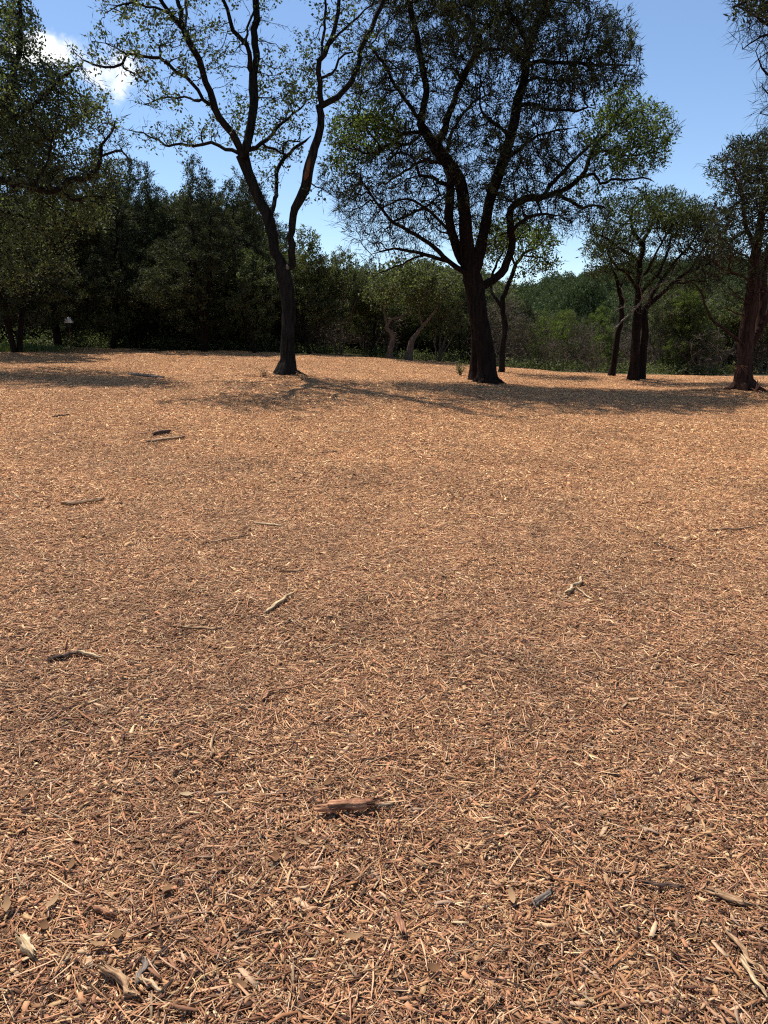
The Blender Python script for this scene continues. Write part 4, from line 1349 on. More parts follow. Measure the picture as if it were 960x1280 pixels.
P([(942, 335, 3), (925, 318, 2.4), (908, 300, 1.5)], Y, .9)
P([(955, 268, 4), (975, 250, 3), (1000, 235, 1.8)], Y, -.9)
rng = T.rng
LOB = [(928, 215, 42, 42, 0, 1.4, 380, 1), (955, 195, 45, 32, .2, 1.5, 300, 1), (918, 265, 34, 34, -.3, 1.2, 230, .8), (965, 255, 50, 50, 0, 1.7, 420, .8), (1010, 240, 60, 60, 0, 1.8, 320, .9), (905, 305, 40, 38, -.3, 1.3, 300, .55), (950, 310, 46, 40, -.2, 1.4, 260, .45), (890, 345, 34, 26, -.4, 1.0, 150, .15),
       (920, 360, 30, 34, -.5, .7, 70, .05)]
att = np.concatenate([ell(rng, *l[:4], Y + l[4], l[5], l[6]) for l in LOB])
T.grow(att, step=0.13, di=1.8, dk=0.17, jit=0.32)
T.finish(tip=.0042)
C, D = T.tips(0.0209)
lp = np.zeros(len(C))
for l in LOB:
    lp = np.where(in_ell(C, *l[:4]) < 1.1, np.maximum(lp, l[7]), lp)
k = rng.uniform(0, 1, len(C)) < lp
lf = leaves(rng, C[k], D[k], 13, .10, .024, .055, along=.8, up=.4, rnd=.6)
build_tree('juniper_tree', T, b2, [('crown', M['juniper_leaf'], lf), ('twigs', M['juniper_bark'], twigs(rng, C, D, 3, .2, .015, -.1))], M['red_bark'], 'thick-trunked juniper with bare side branches at the right edge of the photo', flare=.45)


# dead spiky rosettes leaning on that trunk
def rosette(name, c, n, L, wd, seed, label, tilt):
    rng = np.random.default_rng(seed)
    root = obj(name, None, None, c)
    for q in range(n):
        a = rng.uniform(0, 6.283)
        el = rng.uniform(-.5, 1.1)
        d = unit(np.array([math.cos(a) * math.cos(el), math.sin(a) * math.cos(el), math.sin(el)]) + np.array(tilt))
        s = unit(np.cross(d, (0, 0, 1)))
        nn = np.cross(s, d)
        l = L * rng.uniform(.6, 1.1)
        V = []
        for t in (0, .3, .65, 1.0):
            p = d * l * t - np.array([0, 0, 1]) * .35 * l * t * t
            ww = wd * (1 - t) ** .6 * .5 + .001
            V += [p - s * ww + nn * ww * .4, p + nn * -.002, p + s * ww + nn * ww * .4]
        V = np.array(V)
        Fq = np.array([(i * 3 + c_, i * 3 + 3 + c_, i * 3 + 4 + c_, i * 3 + 1 + c_) for i in range(3) for c_ in (0, 1)])
        obj('leaf', mesh_np('leaf', V, [Fq], M['dead_frond'], np.full(len(V), rng.uniform(0, 1))), root)
    tag(root, label, 'plant', 'dead spiky plants at the right-edge juniper')


c = at(925, 458, Y - .52)
rosette('dead_rosette', c, 18, .2, .022, 71, 'dead reddish spiky rosette hanging against the trunk of the right-edge juniper', (0, -.25, -.55))
c = at(945, 489, Y - .45)
c[2] = Gs(c[0], c[1]) + .05
rosette('dead_rosette', c, 26, .42, .035, 72, 'dead dark spiky rosette on the ground at the right-edge juniper base', (.35, -.1, .1))

# ---- the live oak reaching in from the left edge
T = Tree(8)
Y = 18.5
b = at(-75, 462, Y)
b[2] = Gs(b[0], b[1])
T.poly([b - np.array([0, 0, .15]), b, at(-72, 420, Y), at(-65, 370, Y), at(-62, 330, Y), at(-55, 290, Y)], np.array([34, 33, 28, 26, 25, 22]) / 2 * Y / F, root=True)
P = T.px_poly
P([(-60, 320, 14), (-40, 270, 12), (-20, 240, 10), (0, 227, 9), (22, 229, 8.5), (41, 234, 8), (62, 239, 7.4), (76, 237, 7), (84, 226, 6), (105, 222, 5.4), (116, 211, 4.8), (126, 196, 4), (127, 180, 3.2), (136, 165, 2.4), (142, 150, 1.4)], Y - .3, -2.2)
P([(126, 197, 3), (144, 186, 2.6), (156, 195, 2), (169, 208, 1.2)], Y - 2.1, -.3)
P([(-55, 290, 15), (-40, 230, 13), (-15, 170, 11), (10, 120, 9), (25, 70, 6), (30, 20, 4), (28, -20, 2.4)], Y, -1.0)
P([(-15, 170, 8), (20, 150, 6), (55, 120, 4.6), (80, 95, 3.4), (98, 80, 2)], Y - .4, -1.6)
P([(-25, 195, 7), (15, 190, 5.4), (50, 175, 4.4), (85, 160, 3.2), (110, 140, 2)], Y - .3, 1.0)
P([(-55, 290, 15), (-90, 220, 12), (-110, 140, 9), (-110, 60, 6), (-100, -10, 3)], Y, .5)
P([(-48, 260, 8), (-20, 262, 6.4), (20, 268, 5), (60, 280, 3.6), (95, 276, 2)], Y, 1.4)
P([(75, 237, 4), (95, 250, 3), (120, 245, 2), (145, 250, 1.2)], Y - 1.7, .4)
P([(41, 234, 4), (55, 212, 3.4), (60, 185, 2.6), (75, 165, 1.6)], Y - 1.6, -.5)
rng = T.rng
LOB = [(15, 45, 36, 55, -.6, 1.5, 480, 1, 1), (5, 120, 45, 60, -.6, 1.8, 600, 1, 1), (60, 105, 38, 36, -1.0, 1.3, 360, 1, 1), (40, 160, 60, 40, -.6, 1.8, 560, 1, 1), (90, 145, 36, 28, -.4, 1.2, 220, .8, 0), (115, 125, 26, 16, -1.5, .7, 70, .9, 0),
       (130, 165, 38, 36, -2.2, .9, 190, .16, 0), (60, 215, 85, 34, -.8, 1.8, 480, .7, 1), (110, 215, 45, 34, -1.6, 1.0, 150, .3, 0), (40, 275, 90, 40, .6, 1.8, 480, .8, 0), (100, 260, 50, 36, .2, 1.4, 260, .7, 0), (20, 330, 70, 40, .8, 1.6, 300, .7, 0), (-60, 60, 80, 90, 0, 2.2, 380, .9, 0), (-60, 170, 70, 70, 0, 2.2, 300, .8, 0), (30, -30, 50, 30, -.5, 1.4, 150, 1, 1)]
att = np.concatenate([ell(rng, *l[:4], Y + l[4], l[5], l[6]) for l in LOB])
T.grow(att, step=0.13, di=1.8, dk=0.17, jit=0.35, maxn=14000)
T.finish(tip=.0042)
C, D = T.tips(0.0209)
lp = np.zeros(len(C))
for l in LOB:
    lp = np.where(in_ell(C, *l[:4]) < 1.1, np.maximum(lp, l[7]), lp)
k = rng.uniform(0, 1, len(C)) < lp
lf = leaves(rng, C[k], D[k], 10, .075, .045, .075, up=.1)
build_tree('live_oak_tree', T, b, [('crown', M['live_oak_leaf'], lf), ('twigs', M['oak_bark'], twigs(rng, C, D, 3, .19, .012, .0))], M['oak_bark'], 'big live oak reaching in from the left edge with a crooked low limb', flare=.4)

# ---- the dead-branched juniper reaching in at the top right corner
T = Tree(9)
Y = 12.5
b = at(1075, 515, Y)
b[2] = Gs(b[0], b[1])
T.poly([b - np.array([0, 0, .15]), b, at(1070, 420, Y), at(1055, 300, Y), at(1035, 180, Y), at(1015, 80, Y), at(1000, 0, Y), at(990, -90, Y)], np.array([32, 30, 26, 23, 20, 17, 13, 7]) / 2 * Y / F, root=True)
P = T.px_poly
P([(1010, 55, 5), (985, 40, 4), (955, 24, 3), (930, 12, 2), (915, 8, 1.2)], Y, -.7)
P([(1015, 80, 5), (990, 60, 4), (960, 45, 3), (942, 50, 2), (925, 62, 1.2)], Y, -.3)
P([(1002, 10, 5), (975, 0, 4), (950, -5, 3), (920, 5, 2)], Y, -.9)
P([(1030, 160, 5), (1000, 130, 4), (970, 100, 3), (948, 85, 2), (940, 65, 1.2)], Y, -.6)
P([(1035, 190, 4), (1000, 160, 3), (970, 125, 2), (952, 108, 1.2)], Y, .4)
P([(1045, 240, 4), (1010, 190, 3), (980, 150, 2), (950, 140, 1)], Y, -.4)
P([(995, -40, 5), (960, -30, 4), (935, -25, 2), (915, -10, 1.2)], Y, .6)
rng = T.rng
LOB = [(945, 25, 28, 30, -.5, .8, 150, .05), (940, -10, 30, 24, -.3, 1, 130, .5), (960, 55, 22, 30, -.4, .8, 100, 0), (965, 110, 20, 40, -.3, .7, 70, 0), (1000, -20, 60, 60, 0, 1.4, 260, .7), (1040, 40, 70, 80, 0, 1.4, 260, .6), (970, 150, 25, 25, 0, .6, 30, 0)]
att = np.concatenate([ell(rng, *l[:4], Y + l[4], l[5], l[6]) for l in LOB])
T.grow(att, step=0.1, di=1.3, dk=0.11, jit=0.2, up=0)
T.finish(tip=.0022)
C, D = T.tips(0.0209)
lp = np.zeros(len(C))
for l in LOB:
    lp = np.where(in_ell(C, *l[:4]) < 1.1, np.maximum(lp, l[7]), lp)
k = rng.uniform(0, 1, len(C)) < lp
lf = leaves(rng, C[k], D[k], 12, .1, .028, .05, along=.8, up=.2, rnd=.6)
build_tree('juniper_tree', T, b, [('crown', M['juniper_leaf'], lf), ('twigs', M['juniper_bark'], twigs(rng, C, D, 4, .28, .008, -.1, .4))], M['juniper_bark'], 'juniper with bare dead twigs poking into the top right corner of the photo', flare=.4)


# ------------------------------------------------------------------ background trees: kinds
def lobes_local(rng, specs, n):
    out_ = []
    vol = np.array([a[3] * a[4] * a[5] for a in specs])
    for (cx, cy, cz, rx, ry, rz), v in zip(specs, vol / vol.sum()):
        q = max(int(n / len(specs) * .6), int(n * v))
        u = unit(rng.normal(0, 1, (q, 3))) * rng.uniform(0, 1, (q, 1)) ** 0.4
        out_.append(u * np.array([rx, ry, rz]) + np.array([cx, cy, cz]))
    return np.concatenate(out_)


def kind_tree(seed, H, stems, crown0, rad, n_att, leaf, per, lean=.12, r0=.1, pointed=False, leafy=1.0, L=.1, Wd=.026, nl=7, bark=None, tw=2):
    """a background tree: bent stems, colonised crown; returns its three meshes and its height"""
    T = Tree(seed)
    rng = T.rng
    for s in range(stems):
        a = rng.uniform(0, 6.283)
        d = np.array([math.cos(a), math.sin(a)]) * lean * (0.4 + (stems > 1) * 1.0)
        p = np.array([0.08 * math.cos(a) * (stems > 1), 0.08 * math.sin(a) * (stems > 1), -.12])
        pts, rr = [p.copy()], [r0]
        m = 7
        for q in range(1, m):
            d = d + rng.normal(0, lean * .35, 2)
            p = p + np.array([d[0] * H / m, d[1] * H / m, H * .86 / m])
            pts.append(p.copy())
            rr.append(r0 * (1 - q / m) ** .8 * rng.uniform(.85, 1.1))
        T.poly(pts, rr, root=True, step=.22, wob=.02)
    sp = []
    for q in range(nl):
        f = q / max(1, nl - 1)
        z = H * (crown0 + (0.93 - crown0) * f)
        k = rad * ((1 - f) ** .7 * .9 + .38 if pointed else math.sin(math.pi * (.25 + .6 * f)) + .12)
        a = rng.uniform(0, 6.283)
        o_ = k * rng.uniform(.15, .55)
        sp.append((o_ * math.cos(a), o_ * math.sin(a), z, k * .75, k * .75, H * .13 * rng.uniform(.8, 1.3)))
    att = lobes_local(rng, sp, n_att)
    att = att[att[:, 2] > H * crown0 * .55]
    T.grow(att, step=.2, di=2.6, dk=.24, jit=.3, up=.1, maxn=4500)
    T.finish(tip=.006)
    C, D = T.tips(0.0247)
    rr_ = np.hypot(C[:, 0], C[:, 1]) / rad
    zz = C[:, 2] / H
    k = rng.uniform(0, 1, len(C)) < leafy * np.clip(.35 + rr_ * .8 + (zz - .5) * .9, .12, 1)
    V, Fq, t = leaves(rng, C[k], D[k], per, L, Wd, (.07 if L < .2 else .15), along=.7, up=.45, rnd=.65)
    wood = T.wood(ridge=.05)[0]
    tv, tf, _ = twigs(rng, C, D, tw, .34, .02, .0, .7)
    wood = (np.r_[wood[0], tv], np.r_[wood[1], tf + len(wood[0])])
    return (mesh_np('trunk', wood[0], [wood[1]], M[bark or ('juniper_bark' if leaf != 'live_oak_leaf' else 'oak_bark')], smooth=True),
            mesh_np('crown', V, [Fq], M[leaf], t), float(max(V[:, 2].max(), wood[0][:, 2].max())))


KIND = {
    'juniper_a': kind_tree(21, 8, 2, .16, 2.0, 1500, 'juniper_leaf', 38, r0=.12, pointed=True, nl=13, lean=.06, L=.13, Wd=.034),
    'juniper_b': kind_tree(22, 7.5, 1, .14, 1.9, 1400, 'juniper_leaf', 40, r0=.13, pointed=True, nl=12, lean=.08, L=.13, Wd=.034),
    'juniper_c': kind_tree(23, 8, 3, .18, 2.4, 1600, 'juniper_leaf', 36, r0=.10, nl=13, lean=.1, L=.13, Wd=.034),
    'oak_a': kind_tree(24, 6, 3, .36, 2.0, 1300, 'live_oak_leaf', 24, r0=.065, lean=.2, L=.11, Wd=.065),
    'oak_b': kind_tree(25, 5.5, 4, .40, 2.2, 1300, 'live_oak_leaf', 22, r0=.06, bark='grey_bark', tw=3, lean=.22, L=.11, Wd=.065),
    'oak_c': kind_tree(26, 5, 2, .26, 1.7, 900, 'oak_leaf', 22, r0=.07, lean=.2, L=.11, Wd=.065),
    'sapling_a': kind_tree(27, 3.4, 1, .32, .95, 480, 'bright_leaf', 24, r0=.035, L=.12, Wd=.04, lean=.1),
    'sapling_b': kind_tree(28, 3.2, 2, .34, 1.05, 480, 'juniper_leaf', 15, bark='grey_bark', tw=5, r0=.03, L=.12, Wd=.04, lean=.16, leafy=.8),
    'sapling_c': kind_tree(29, 3.6, 1, .28, 1.0, 520, 'bright_leaf', 24, r0=.04, pointed=True, L=.12, Wd=.04),
    'brush': kind_tree(30, 3.0, 5, .20, 1.3, 520, 'juniper_leaf', 9, bark='grey_bark', tw=6, r0=.03, lean=.3, leafy=.6, L=.1, Wd=.035),
}
print('kinds', {k: (len(v[0].polygons), len(v[1].polygons)) for k, v in KIND.items()})


def place(kind, px, Y, top, label, rz, name='juniper_tree', cat='tree', wide=1.0, group=None, bark=None, leafm=None):
    """a background tree at its own distance; its size follows from where its top stands in the photograph"""
    tr, cr, H = KIND[kind]
    p = at(px, HOR, Y)
    z = Gs(p[0], Y)
    zt = at(px, top, Y)[2]
    s = (zt - z) / H
    root = obj(name, None, None, (p[0], Y, z))
    root.rotation_euler = (0, 0, rz)
    root.scale = (s * wide, s * wide, s)
    obj('trunk', tr, root)
    c = obj('crown', cr, root)
    if leafm:
        c.data = cr.copy()
        c.data.materials[0] = M[leafm]
    tag(root, label, cat, group)
    return root


G1 = 'trees along the left edge of the clearing'
G2 = 'trees behind the middle of the clearing'
G3 = 'saplings and brush behind the right of the clearing'
BACK = [
    ('juniper_c', 18, 24.5, 125, 'dark juniper at the left edge of the photo, behind the grass patch', .3, 'juniper_tree', 1.1, G1),
    ('juniper_b', 72, 27.5, 140, 'juniper with thick black trunk just left of the small white peak', 1.1, 'juniper_tree', 1.15, G1),
    ('juniper_a', 137, 28.5, 178, 'juniper with dark trunk next right of the small white peak', 2.0, 'juniper_tree', 1.1, G1),
    ('juniper_c', 192, 31, 188, 'pointed juniper, left half of the twin tops left of the forked oak', 4.0, 'juniper_tree', 1.0, G1),
    ('juniper_a', 253, 27.8, 190, 'juniper with paired trunks and low bare limbs, midway left of the forked oak', .6, 'juniper_tree', 1.15, G1),
    ('juniper_b', 302, 29.5, 205, 'juniper with crown right behind the left stem of the forked oak', 5.2, 'juniper_tree', 1.1, G1),
    ('oak_c', 318, 27.4, 306, 'low pale-leaved oak just left of the forked oak trunk', 1.7, 'oak_tree', 1.0, G1),
    ('juniper_c', 338, 33, 262, 'rounded juniper filling the gap behind the fork of the forked oak', 3.1, 'juniper_tree', .9, G1),
    ('oak_a', 388, 29.2, 280, 'leafy oak next right of the forked oak trunk', .4, 'oak_tree', 1.0, G2),
    ('oak_b', 424, 30, 302, 'many-stemmed oak, second to the right of the forked oak trunk', 1.9, 'oak_tree', .95, G2),
    ('oak_a', 462, 31, 322, 'slender-stemmed oak left of the crooked pale trunk', 3.6, 'oak_tree', .9, G2),
    ('oak_b', 548, 30, 318, 'spreading oak just left of the largest juniper, behind the mulch edge', 4.4, 'oak_tree', 1.0, G2),
    ('oak_c', 582, 31.5, 330, 'oak half hidden behind the trunk of the largest juniper', 2.4, 'oak_tree', 1.0, G2),
    ('sapling_b', 652, 29.4, 392, 'thin dark sapling next right of the slim leaning oak', .3, 'juniper_sapling', 1.0, G3),
    ('sapling_c', 678, 30.6, 386, 'second sapling right of the slim leaning oak, dark green', 1.2, 'juniper_sapling', 1.0, G3),
    ('brush', 690, 29, 415, 'grey twiggy brush in front of the saplings below the round hill tree', 2.2, 'brush_bush', 1.0, G3),
    ('sapling_a', 706, 30.2, 390, 'green sapling straight below the left side of the round hill tree', 3.0, 'juniper_sapling', 1.0, G3),
    ('sapling_b', 728, 29.2, 402, 'dusty sapling below the middle of the round hill tree', 4.1, 'juniper_sapling', 1.0, G3),
    ('sapling_c', 748, 31.2, 384, 'bright green pointed sapling left of the leaning juniper of the trio', 5.0, 'juniper_sapling', 1.1, G3),
    ('brush', 742, 28.6, 422, 'low twiggy brush left of the foot of the juniper trio', .9, 'brush_bush', 1.0, G3),
    ('juniper_b', 752, 47, 376, 'bright green juniper beyond the saplings, right under the round hill tree', 2.0, 'juniper_tree', 1.3, G3),
    ('juniper_c', 700, 50, 384, 'bright green juniper beyond the saplings, left under the round hill tree', .4, 'juniper_tree', 1.3, G3),
    ('juniper_a', 656, 46, 372, 'dark juniper beyond the saplings right behind the slim leaning oak', 1.4, 'juniper_tree', 1.2, G3),
    ('oak_b', 832, 30.5, 342, 'dark many-stemmed oak directly right of the juniper trio', .5, 'oak_tree', .9, G3),
    ('juniper_b', 862, 29.5, 338, 'yellow-green juniper between the trio and the right-edge juniper', 3.3, 'juniper_tree', 1.1, G3),
    ('brush', 880, 28.8, 398, 'dark brush under the long bare branch of the right-edge juniper', 1.5, 'brush_bush', 1.2, G3),
    ('oak_a', 905, 31, 350, 'oak with a slanting dark stem left behind the right-edge juniper', 2.7, 'oak_tree', 1.0, G3),
    ('juniper_c', 928, 33, 338, 'broad dark juniper right behind the right-edge juniper trunk', 1.0, 'juniper_tree', 1.0, G3),
    ('juniper_a', 850, 36, 340, 'dark pointed juniper farther back right of the juniper trio', 2.2, 'juniper_tree', 1.1, G3),
    ('oak_b', 958, 30, 345, 'dark oak at the right edge behind the right-edge juniper', 4.6, 'oak_tree', 1.0, G3),
]
for kind, px, Y_, top, lab, rz, nm, wide, grp in BACK:
    lm = 'bright_leaf' if ('bright green juniper' in lab or 'yellow-green' in lab) else None
    place(kind, px, Y_, top, lab, rz, nm, 'bush' if 'brush' in nm else 'sapling' if 'sapling' in nm else 'tree', wide, grp, leafm=lm)

# two oaks with crooked sunlit trunks at the mulch edge
for nm_, base_px, pts, lob, lab in (
    ('oak_tree', (487, 447, 28.2), [(487, 447, 7), (488, 436, 6.6), (491, 424, 6), (489, 415, 5.6), (484, 410, 4.6), (487, 403, 3.6), (494, 397, 3), (503, 396, 2.4), (512, 390, 1.8)], [(505, 350, 45, 30, 0, 1.8, 330), (480, 365, 30, 24, .3, 1.2, 130)],
     'oak with a pale crooked trunk bent like an elbow at the mulch edge'),
    ('oak_tree', (511, 449, 28.2), [(511, 449, 8.5), (512, 438, 8), (514, 428, 7), (519, 420, 5.4), (528, 408, 4), (540, 392, 3), (548, 375, 2)], [(540, 352, 40, 28, 0, 1.6, 280), (515, 340, 30, 20, 0, 1.2, 120)],
     'oak with a stout pale trunk leaning right, next right of the elbow-bent trunk')):
    T = Tree(int(base_px[0]))
    Y = base_px[2]
    b = at(*base_px)
    b[2] = Gs(b[0], b[1])
    T.poly([b - np.array([0, 0, .12])] + [b] + [at(p[0], p[1], Y) for p in pts[1:]], np.array([pts[0][2]] + [p[2] for p in pts]) / 2 * Y / F, root=True)
    rng = T.rng
    T.px_poly([(pts[4][0], pts[4][1], 3), (pts[4][0] - 4, 385, 2.6), (pts[4][0] + 6, 365, 2), (pts[4][0] + 2, 345, 1.2)], Y, .5)
    att = np.concatenate([ell(rng, *l[:4], Y + l[4], l[5], l[6]) for l in lob])
    T.grow(att, step=.16, di=2.2, dk=.22, jit=.3)
    T.finish(tip=.005)
    C, D = T.tips(0.0228)
    lf = leaves(rng, C, D, 13, .1, .06, .08, up=.1)
    build_tree(nm_, T, b, [('crown', M['live_oak_leaf'], lf)], M['grey_bark'], lab, group=G2, flare=.2)

# small white peaked box glimpsed between the trunks at the left
c = at(86, 404, 26.3)
zg = Gs(c[0], c[1])
root = obj('nest_box', None, None, (c[0], c[1], zg))
h = c[2] - zg
post = stick_mesh('post', h - .2, .05, .05, .05, M['dark_stick'], 801, 0.0)
o = obj('post', post, root, (0, 0, (h - .2) / 2))
BS = .8
o.rotation_euler = (0, math.pi / 2, 0)
V = np.array([(-.10, -.09, -.22), (.10, -.09, -.22), (.10, .09, -.22), (-.10, .09, -.22), (-.11, -.10, 0), (.11, -.10, 0), (.11, .10, 0), (-.11, .10, 0)])
Fq = np.array([(3, 2, 1, 0), (4, 5, 6, 7), (0, 1, 5, 4), (1, 2, 6, 5), (2, 3, 7, 6), (3, 0, 4, 7)])
obj('box', mesh_np('box', V * BS, [Fq], M['dark_paint']), root, (0, 0, h))
V = np.array([(-.19, -.17, .004), (.19, -.17, .004), (.19, .17, .004), (-.19, .17, .004), (-.07, -.03, .25), (.07, -.03, .25), (.07, .05, .25), (-.07, .05, .25)])
obj('roof', mesh_np('roof', V * BS, [Fq], M['white_paint']), root, (0, 0, h))
tag(root, 'small white peaked box top glimpsed between dark trunks at the left', 'box')

# ------------------------------------------------------------------ woods behind, hill, undergrowth (masses nobody could count)
src_wood = bpy.data.collections.new('wood_sources')
order = ['juniper_a', 'juniper_b', 'juniper_c', 'oak_a', 'oak_b', 'brush']
for q, kname in enumerate(order):
    tr, cr, H = KIND[kname]
    # one mesh holding trunk and crown so that one instance is one tree
    a, b_ = tr, cr
    va = np.empty(len(a.vertices) * 3, np.float32)
    a.vertices.foreach_get('co', va)
    vb = np.empty(len(b_.vertices) * 3, np.float32)
    b_.vertices.foreach_get('co', vb)
    fa = np.empty(len(a.loops), np.int32)
    a.loops.foreach_get('vertex_index', fa)
    fb = np.empty(len(b_.loops), np.int32)
    b_.loops.foreach_get('vertex_index', fb)
    tb = np.empty(len(b_.vertices), np.float32)
    b_.attributes['tint'].data.foreach_get('value', tb)
    na = len(va) // 3
    me = mesh_np('wood_tree', np.r_[va.reshape(-1, 3), vb.reshape(-1, 3)], [np.r_[fa.reshape(-1, 4), fb.reshape(-1, 4) + na]], None, np.r_[np.zeros(na), tb])
    me.materials.append(a.materials[0])
    me.materials.append(b_.materials[0])
    mi = np.r_[np.zeros(len(fa) // 4, np.int32), np.ones(len(fb) // 4, np.int32)]
    me.polygons.foreach_set('material_index', mi)
    src_wood.objects.link(bpy.data.objects.new('wood_%02d' % q, me))
rng = np.random.default_rng(31)
pts, rot, scl, vid = [], [], [], []
for _ in range(3600):
    Yw = rng.uniform(31, 75)
    pxw = rng.uniform(-260, 1220)
    xw = (pxw - CX) / F * Yw
    if 625 < pxw < 830 and Yw < 200:
        hmax = 395 - (Yw - 31) * .25        # low growth where the hill shows
        if rng.uniform() < .55:
            continue
    elif pxw >= 830:
        hmax = 342 + rng.uniform(0, 25)
    elif pxw > 350:
        hmax = 318 + rng.uniform(0, 35)
    else:
        hmax = 200 + rng.uniform(0, 60)
    if len(pts) and np.min(np.hypot(np.array(pts)[:, 0] - xw, np.array(pts)[:, 1] - Yw)) < 1.5:
        continue
    zg = Gs(xw, Yw)
    hh = at(pxw, hmax, Yw)[2] - zg
    hh = min(max(hh, 2.2), 8.5) * rng.uniform(.8, 1.0)
    v = rng.integers(0, 5) if hh > 3.2 else 5
    if pxw > 350 and hh > 3.2:
        v = rng.integers(2, 5)
    s = hh / KIND[order[v]][2]
    pts.append((xw, Yw, zg))
    rot.append((0, 0, rng.uniform(0, 6.28)))
    scl.append((s * 1.15, s * 1.15, s))
    vid.append(v)
    if len(pts) >= 640:
        break
wood = instancer('background_wood', pts, rot, scl, vid, src_wood)
tag(wood, 'dark mass of junipers and oaks receding behind the first row of trees', 'woods', kind='stuff')


def blob_crown(seed, n, rx, rz, lf_size):
    rng = np.random.default_rng(seed)
    v = unit(rng.normal(0, 1, (n, 3)))
    bump = 1 + .25 * np.sin(v[:, 0] * 5 + seed) * np.cos(v[:, 2] * 6 + seed) + .18 * np.sin(v[:, 1] * 9)
    c = v * np.array([rx, rx, rz]) * (rng.uniform(.55, 1, (n, 1)) ** .5) * bump[:, None]
    c[:, 2] += rz * 1.15
    V, Fq, t = leaves(rng, c, v, 1, lf_size, lf_size * .6, .05, along=.6, up=.3, rnd=.7, clump=False)
    return V, Fq, t


src_far = bpy.data.collections.new('far_crowns')
for k in range(5):
    V, Fq, t = blob_crown(900 + k, 700, 2.4, 2.3 + .3 * k, .55)
    src_far.objects.link(bpy.data.objects.new('far_%02d' % k, mesh_np('far_crown', V, [Fq], M['far_leaf'], t)))

# the wooded hill
hx = np.linspace(-420, 520, 95)
hy = np.linspace(105, 520, 50)
HX, HY = np.meshgrid(hx, hy)
RIDGE = [(-900, 400), (300, 398), (500, 388), (640, 371), (690, 358), (725, 352), (770, 347), (850, 341), (960, 340), (1100, 346), (1300, 365), (1900, 400)]


def hill_z(X, Yv):
    pxr = CX + X / 290 * F * 1.0
    row = np.interp(pxr, [a for a, _ in RIDGE], [b_ for _, b_ in RIDGE])
    top = 1.55 + (HOR - row) / F * 290
    f = np.clip((Yv - 110) / 180, 0, 1)
    f = f * f * (3 - 2 * f)
    bk = np.clip((Yv - 290) / 230, 0, 1)
    return -1.6 + (top + 1.6 - 3.2) * f * (1 - .8 * bk * bk) + 2.2 * vnoise(X / 30, Yv / 30, 41) * f


HZ = hill_z(HX, HY)
i, j = np.meshgrid(np.arange(49), np.arange(94), indexing='ij')
fq = np.stack([i * 95 + j, i * 95 + j + 1, (i + 1) * 95 + j + 1, (i + 1) * 95 + j], -1).reshape(-1, 4)
hill = obj('hill', mesh_np('hill', np.stack([HX, HY, HZ], -1).reshape(-1, 3), [fq], M['terrain'], smooth=True))
tag(hill, 'low wooded hill in the distance', kind='structure')
rng = np.random.default_rng(32)
n = 6500
X = rng.uniform(-160, 300, n)
Yv = 100 + 225 * rng.uniform(0, 1, n) ** .8
ok = np.abs(X) < Yv * .85 + 20
X, Yv = X[ok], Yv[ok]
Z = np.where(Yv > 106, hill_z(X, np.maximum(Yv, 106)), -1.3)
s = rng.uniform(.6, 1.05, len(X)) * np.where(Yv < 150, .8, 1.0)
hw_ = instancer('hillside_wood', np.stack([X, Yv, Z - .6], 1), np.stack([0 * X, 0 * X, rng.uniform(0, 6.28, len(X))], 1), np.stack([s, s, s * rng.uniform(.8, 1.2, len(X))], 1), rng.integers(0, 5, len(X)), src_far)
tag(hw_, 'continuous green tree cover on the distant hill', 'woods', kind='stuff')

# the round dark tree standing on the near slope of the hill
KIND['round_oak'] = kind_tree(33, 8, 2, .22, 4.2, 1500, 'far_leaf', 9, r0=.22, L=.26, Wd=.15, nl=12)
place('round_oak', 730, 92, 339, 'round dense dark green tree on the distant hillside', .7, 'round_tree', 'tree', .82)

# undergrowth and grass along the far edge of the mulch
rng = np.random.default_rng(33)
C, D = [], []
for _ in range(260):
    pxu = rng.uniform(-120, 1080)
    Yu = rng.uniform(28.6, 33)
    xu = (pxu - CX) / F * Yu
    if Yu < bed_edge(np.array([xu]))[0] + .5:
        continue
    if pxu > 360 and rng.uniform() < .25:
        continue
    zg = Gs(xu, Yu)
    m = rng.integers(20, 60)
    hh = rng.uniform(.25, .9) if pxu < 350 else rng.uniform(.15, .5)
    C.append(np.stack([rng.normal(xu, .35, m), rng.normal(Yu, .3, m), zg + rng.uniform(0.02, hh, m)], 1))
    D.append(unit(rng.normal(0, 1, (m, 3))))
C, D = np.concatenate(C), np.concatenate(D)
V, Fq, t = leaves(rng, C, D, 4, .085, .045, .07, up=.2)
ug = obj('undergrowth', mesh_np('undergrowth', V, [Fq], M['live_oak_leaf'], t))
tag(ug, 'low leafy undergrowth along the far edge of the mulch', 'undergrowth', kind='stuff')

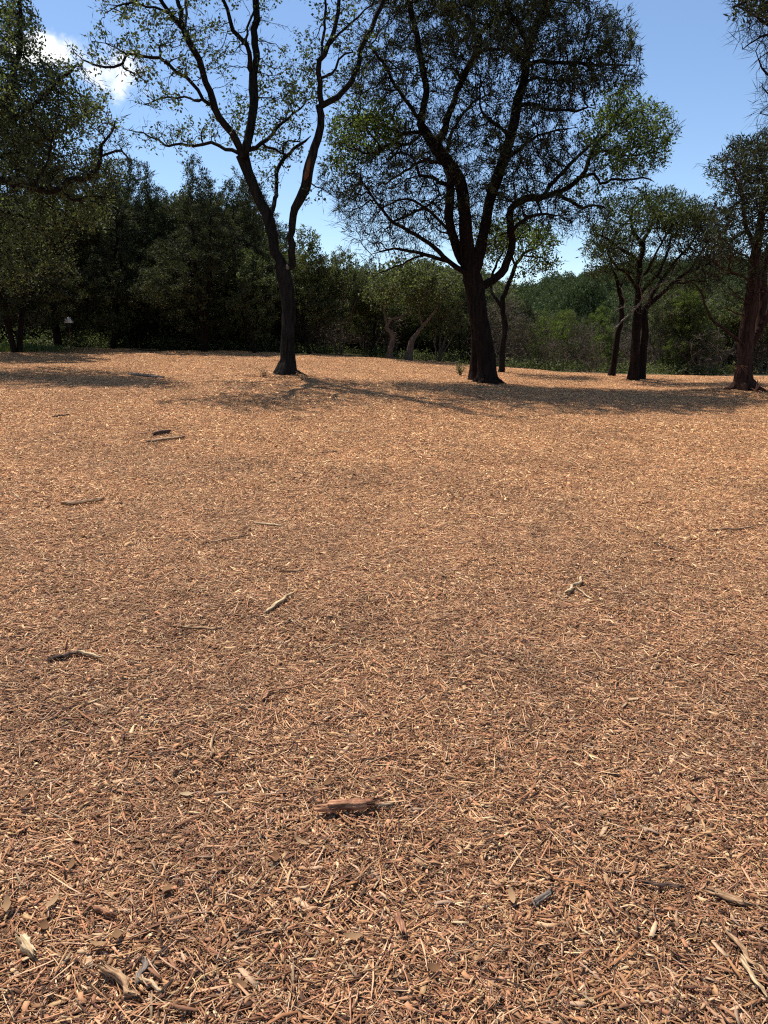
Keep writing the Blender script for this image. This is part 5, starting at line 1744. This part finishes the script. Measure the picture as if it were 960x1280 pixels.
n = 15000
pxg = rng.uniform(-60, 1040, n)
Yg = rng.uniform(27.5, 46, n)
xg = (pxg - CX) / F * Yg
patch = vnoise(xg * .35, Yg * .35, 51) + .08 * (pxg > 600)
ok = (Yg > bed_edge(xg) + .3) & (patch > .17) & (Yg > bed_edge(xg) + 1.2)
# the sunlit grass patch at the left edge of the mulch
m = 4200
xl, yl = rng.normal(-12.6, .9, m), rng.normal(25.6, .5, m)
C = np.r_[np.stack([xg[ok], Yg[ok]], 1), np.stack([xl, yl], 1)]
C = np.c_[C, G(C[:, 0], C[:, 1]) - .01]
V, Fq, t = leaves(rng, C, np.tile([0, 0, 1.0], (len(C), 1)), 3, .16, .012, .04, along=1, up=.9, rnd=.35)
gr = obj('grass', mesh_np('grass', V, [Fq], M['grass'], t))
tag(gr, 'tufts of green grass beyond the mulch and at its left edge', 'grass', kind='stuff')

# dry weed at the foot of the big juniper, leaf litter round the forked oak
def weed(name, px, py, h, n, seed, mat, label):
    rng = np.random.default_rng(seed)
    p = ground_px(px, py)
    root = obj(name, None, None, p)
    T = Tree(seed)
    for q in range(n):
        a = rng.uniform(0, 6.283)
        d = np.array([math.cos(a), math.sin(a), 0]) * rng.uniform(.15, .7)
        hh = h * rng.uniform(.6, 1)
        T.poly([(0, 0, -.03), d * hh * .4 + np.array([0, 0, hh * .5]), d * hh + np.array([0, 0, hh])], [.006, .004, .002], root=True, step=.06)
    T.finish(tip=.002)
    wd_ = T.wood(ridge=0)[0]
    obj('stems', mesh_np('stems', wd_[0], [wd_[1]], M['dead_wood']), root)
    C = T.A[T.A[:, 2] > h * .2]
    V, Fq, t = leaves(rng, C, np.tile([0, 0, 1.0], (len(C), 1)), 3, .05, .025, .03, along=.5)
    obj('leaves', mesh_np('leaves', V, [Fq], M[mat], t), root)
    tag(root, label, 'plant')


weed('dry_weed', 575, 470, .42, 16, 81, 'grass', 'straggly dry weed at the left foot of the largest juniper')
weed('dry_weed', 330, 473, .16, 12, 82, 'dry_leaf', 'low dry litter tuft just left of the forked oak foot')
weed('dry_weed', 378, 477, .14, 12, 83, 'dry_leaf', 'low dry litter tuft just right of the forked oak foot')
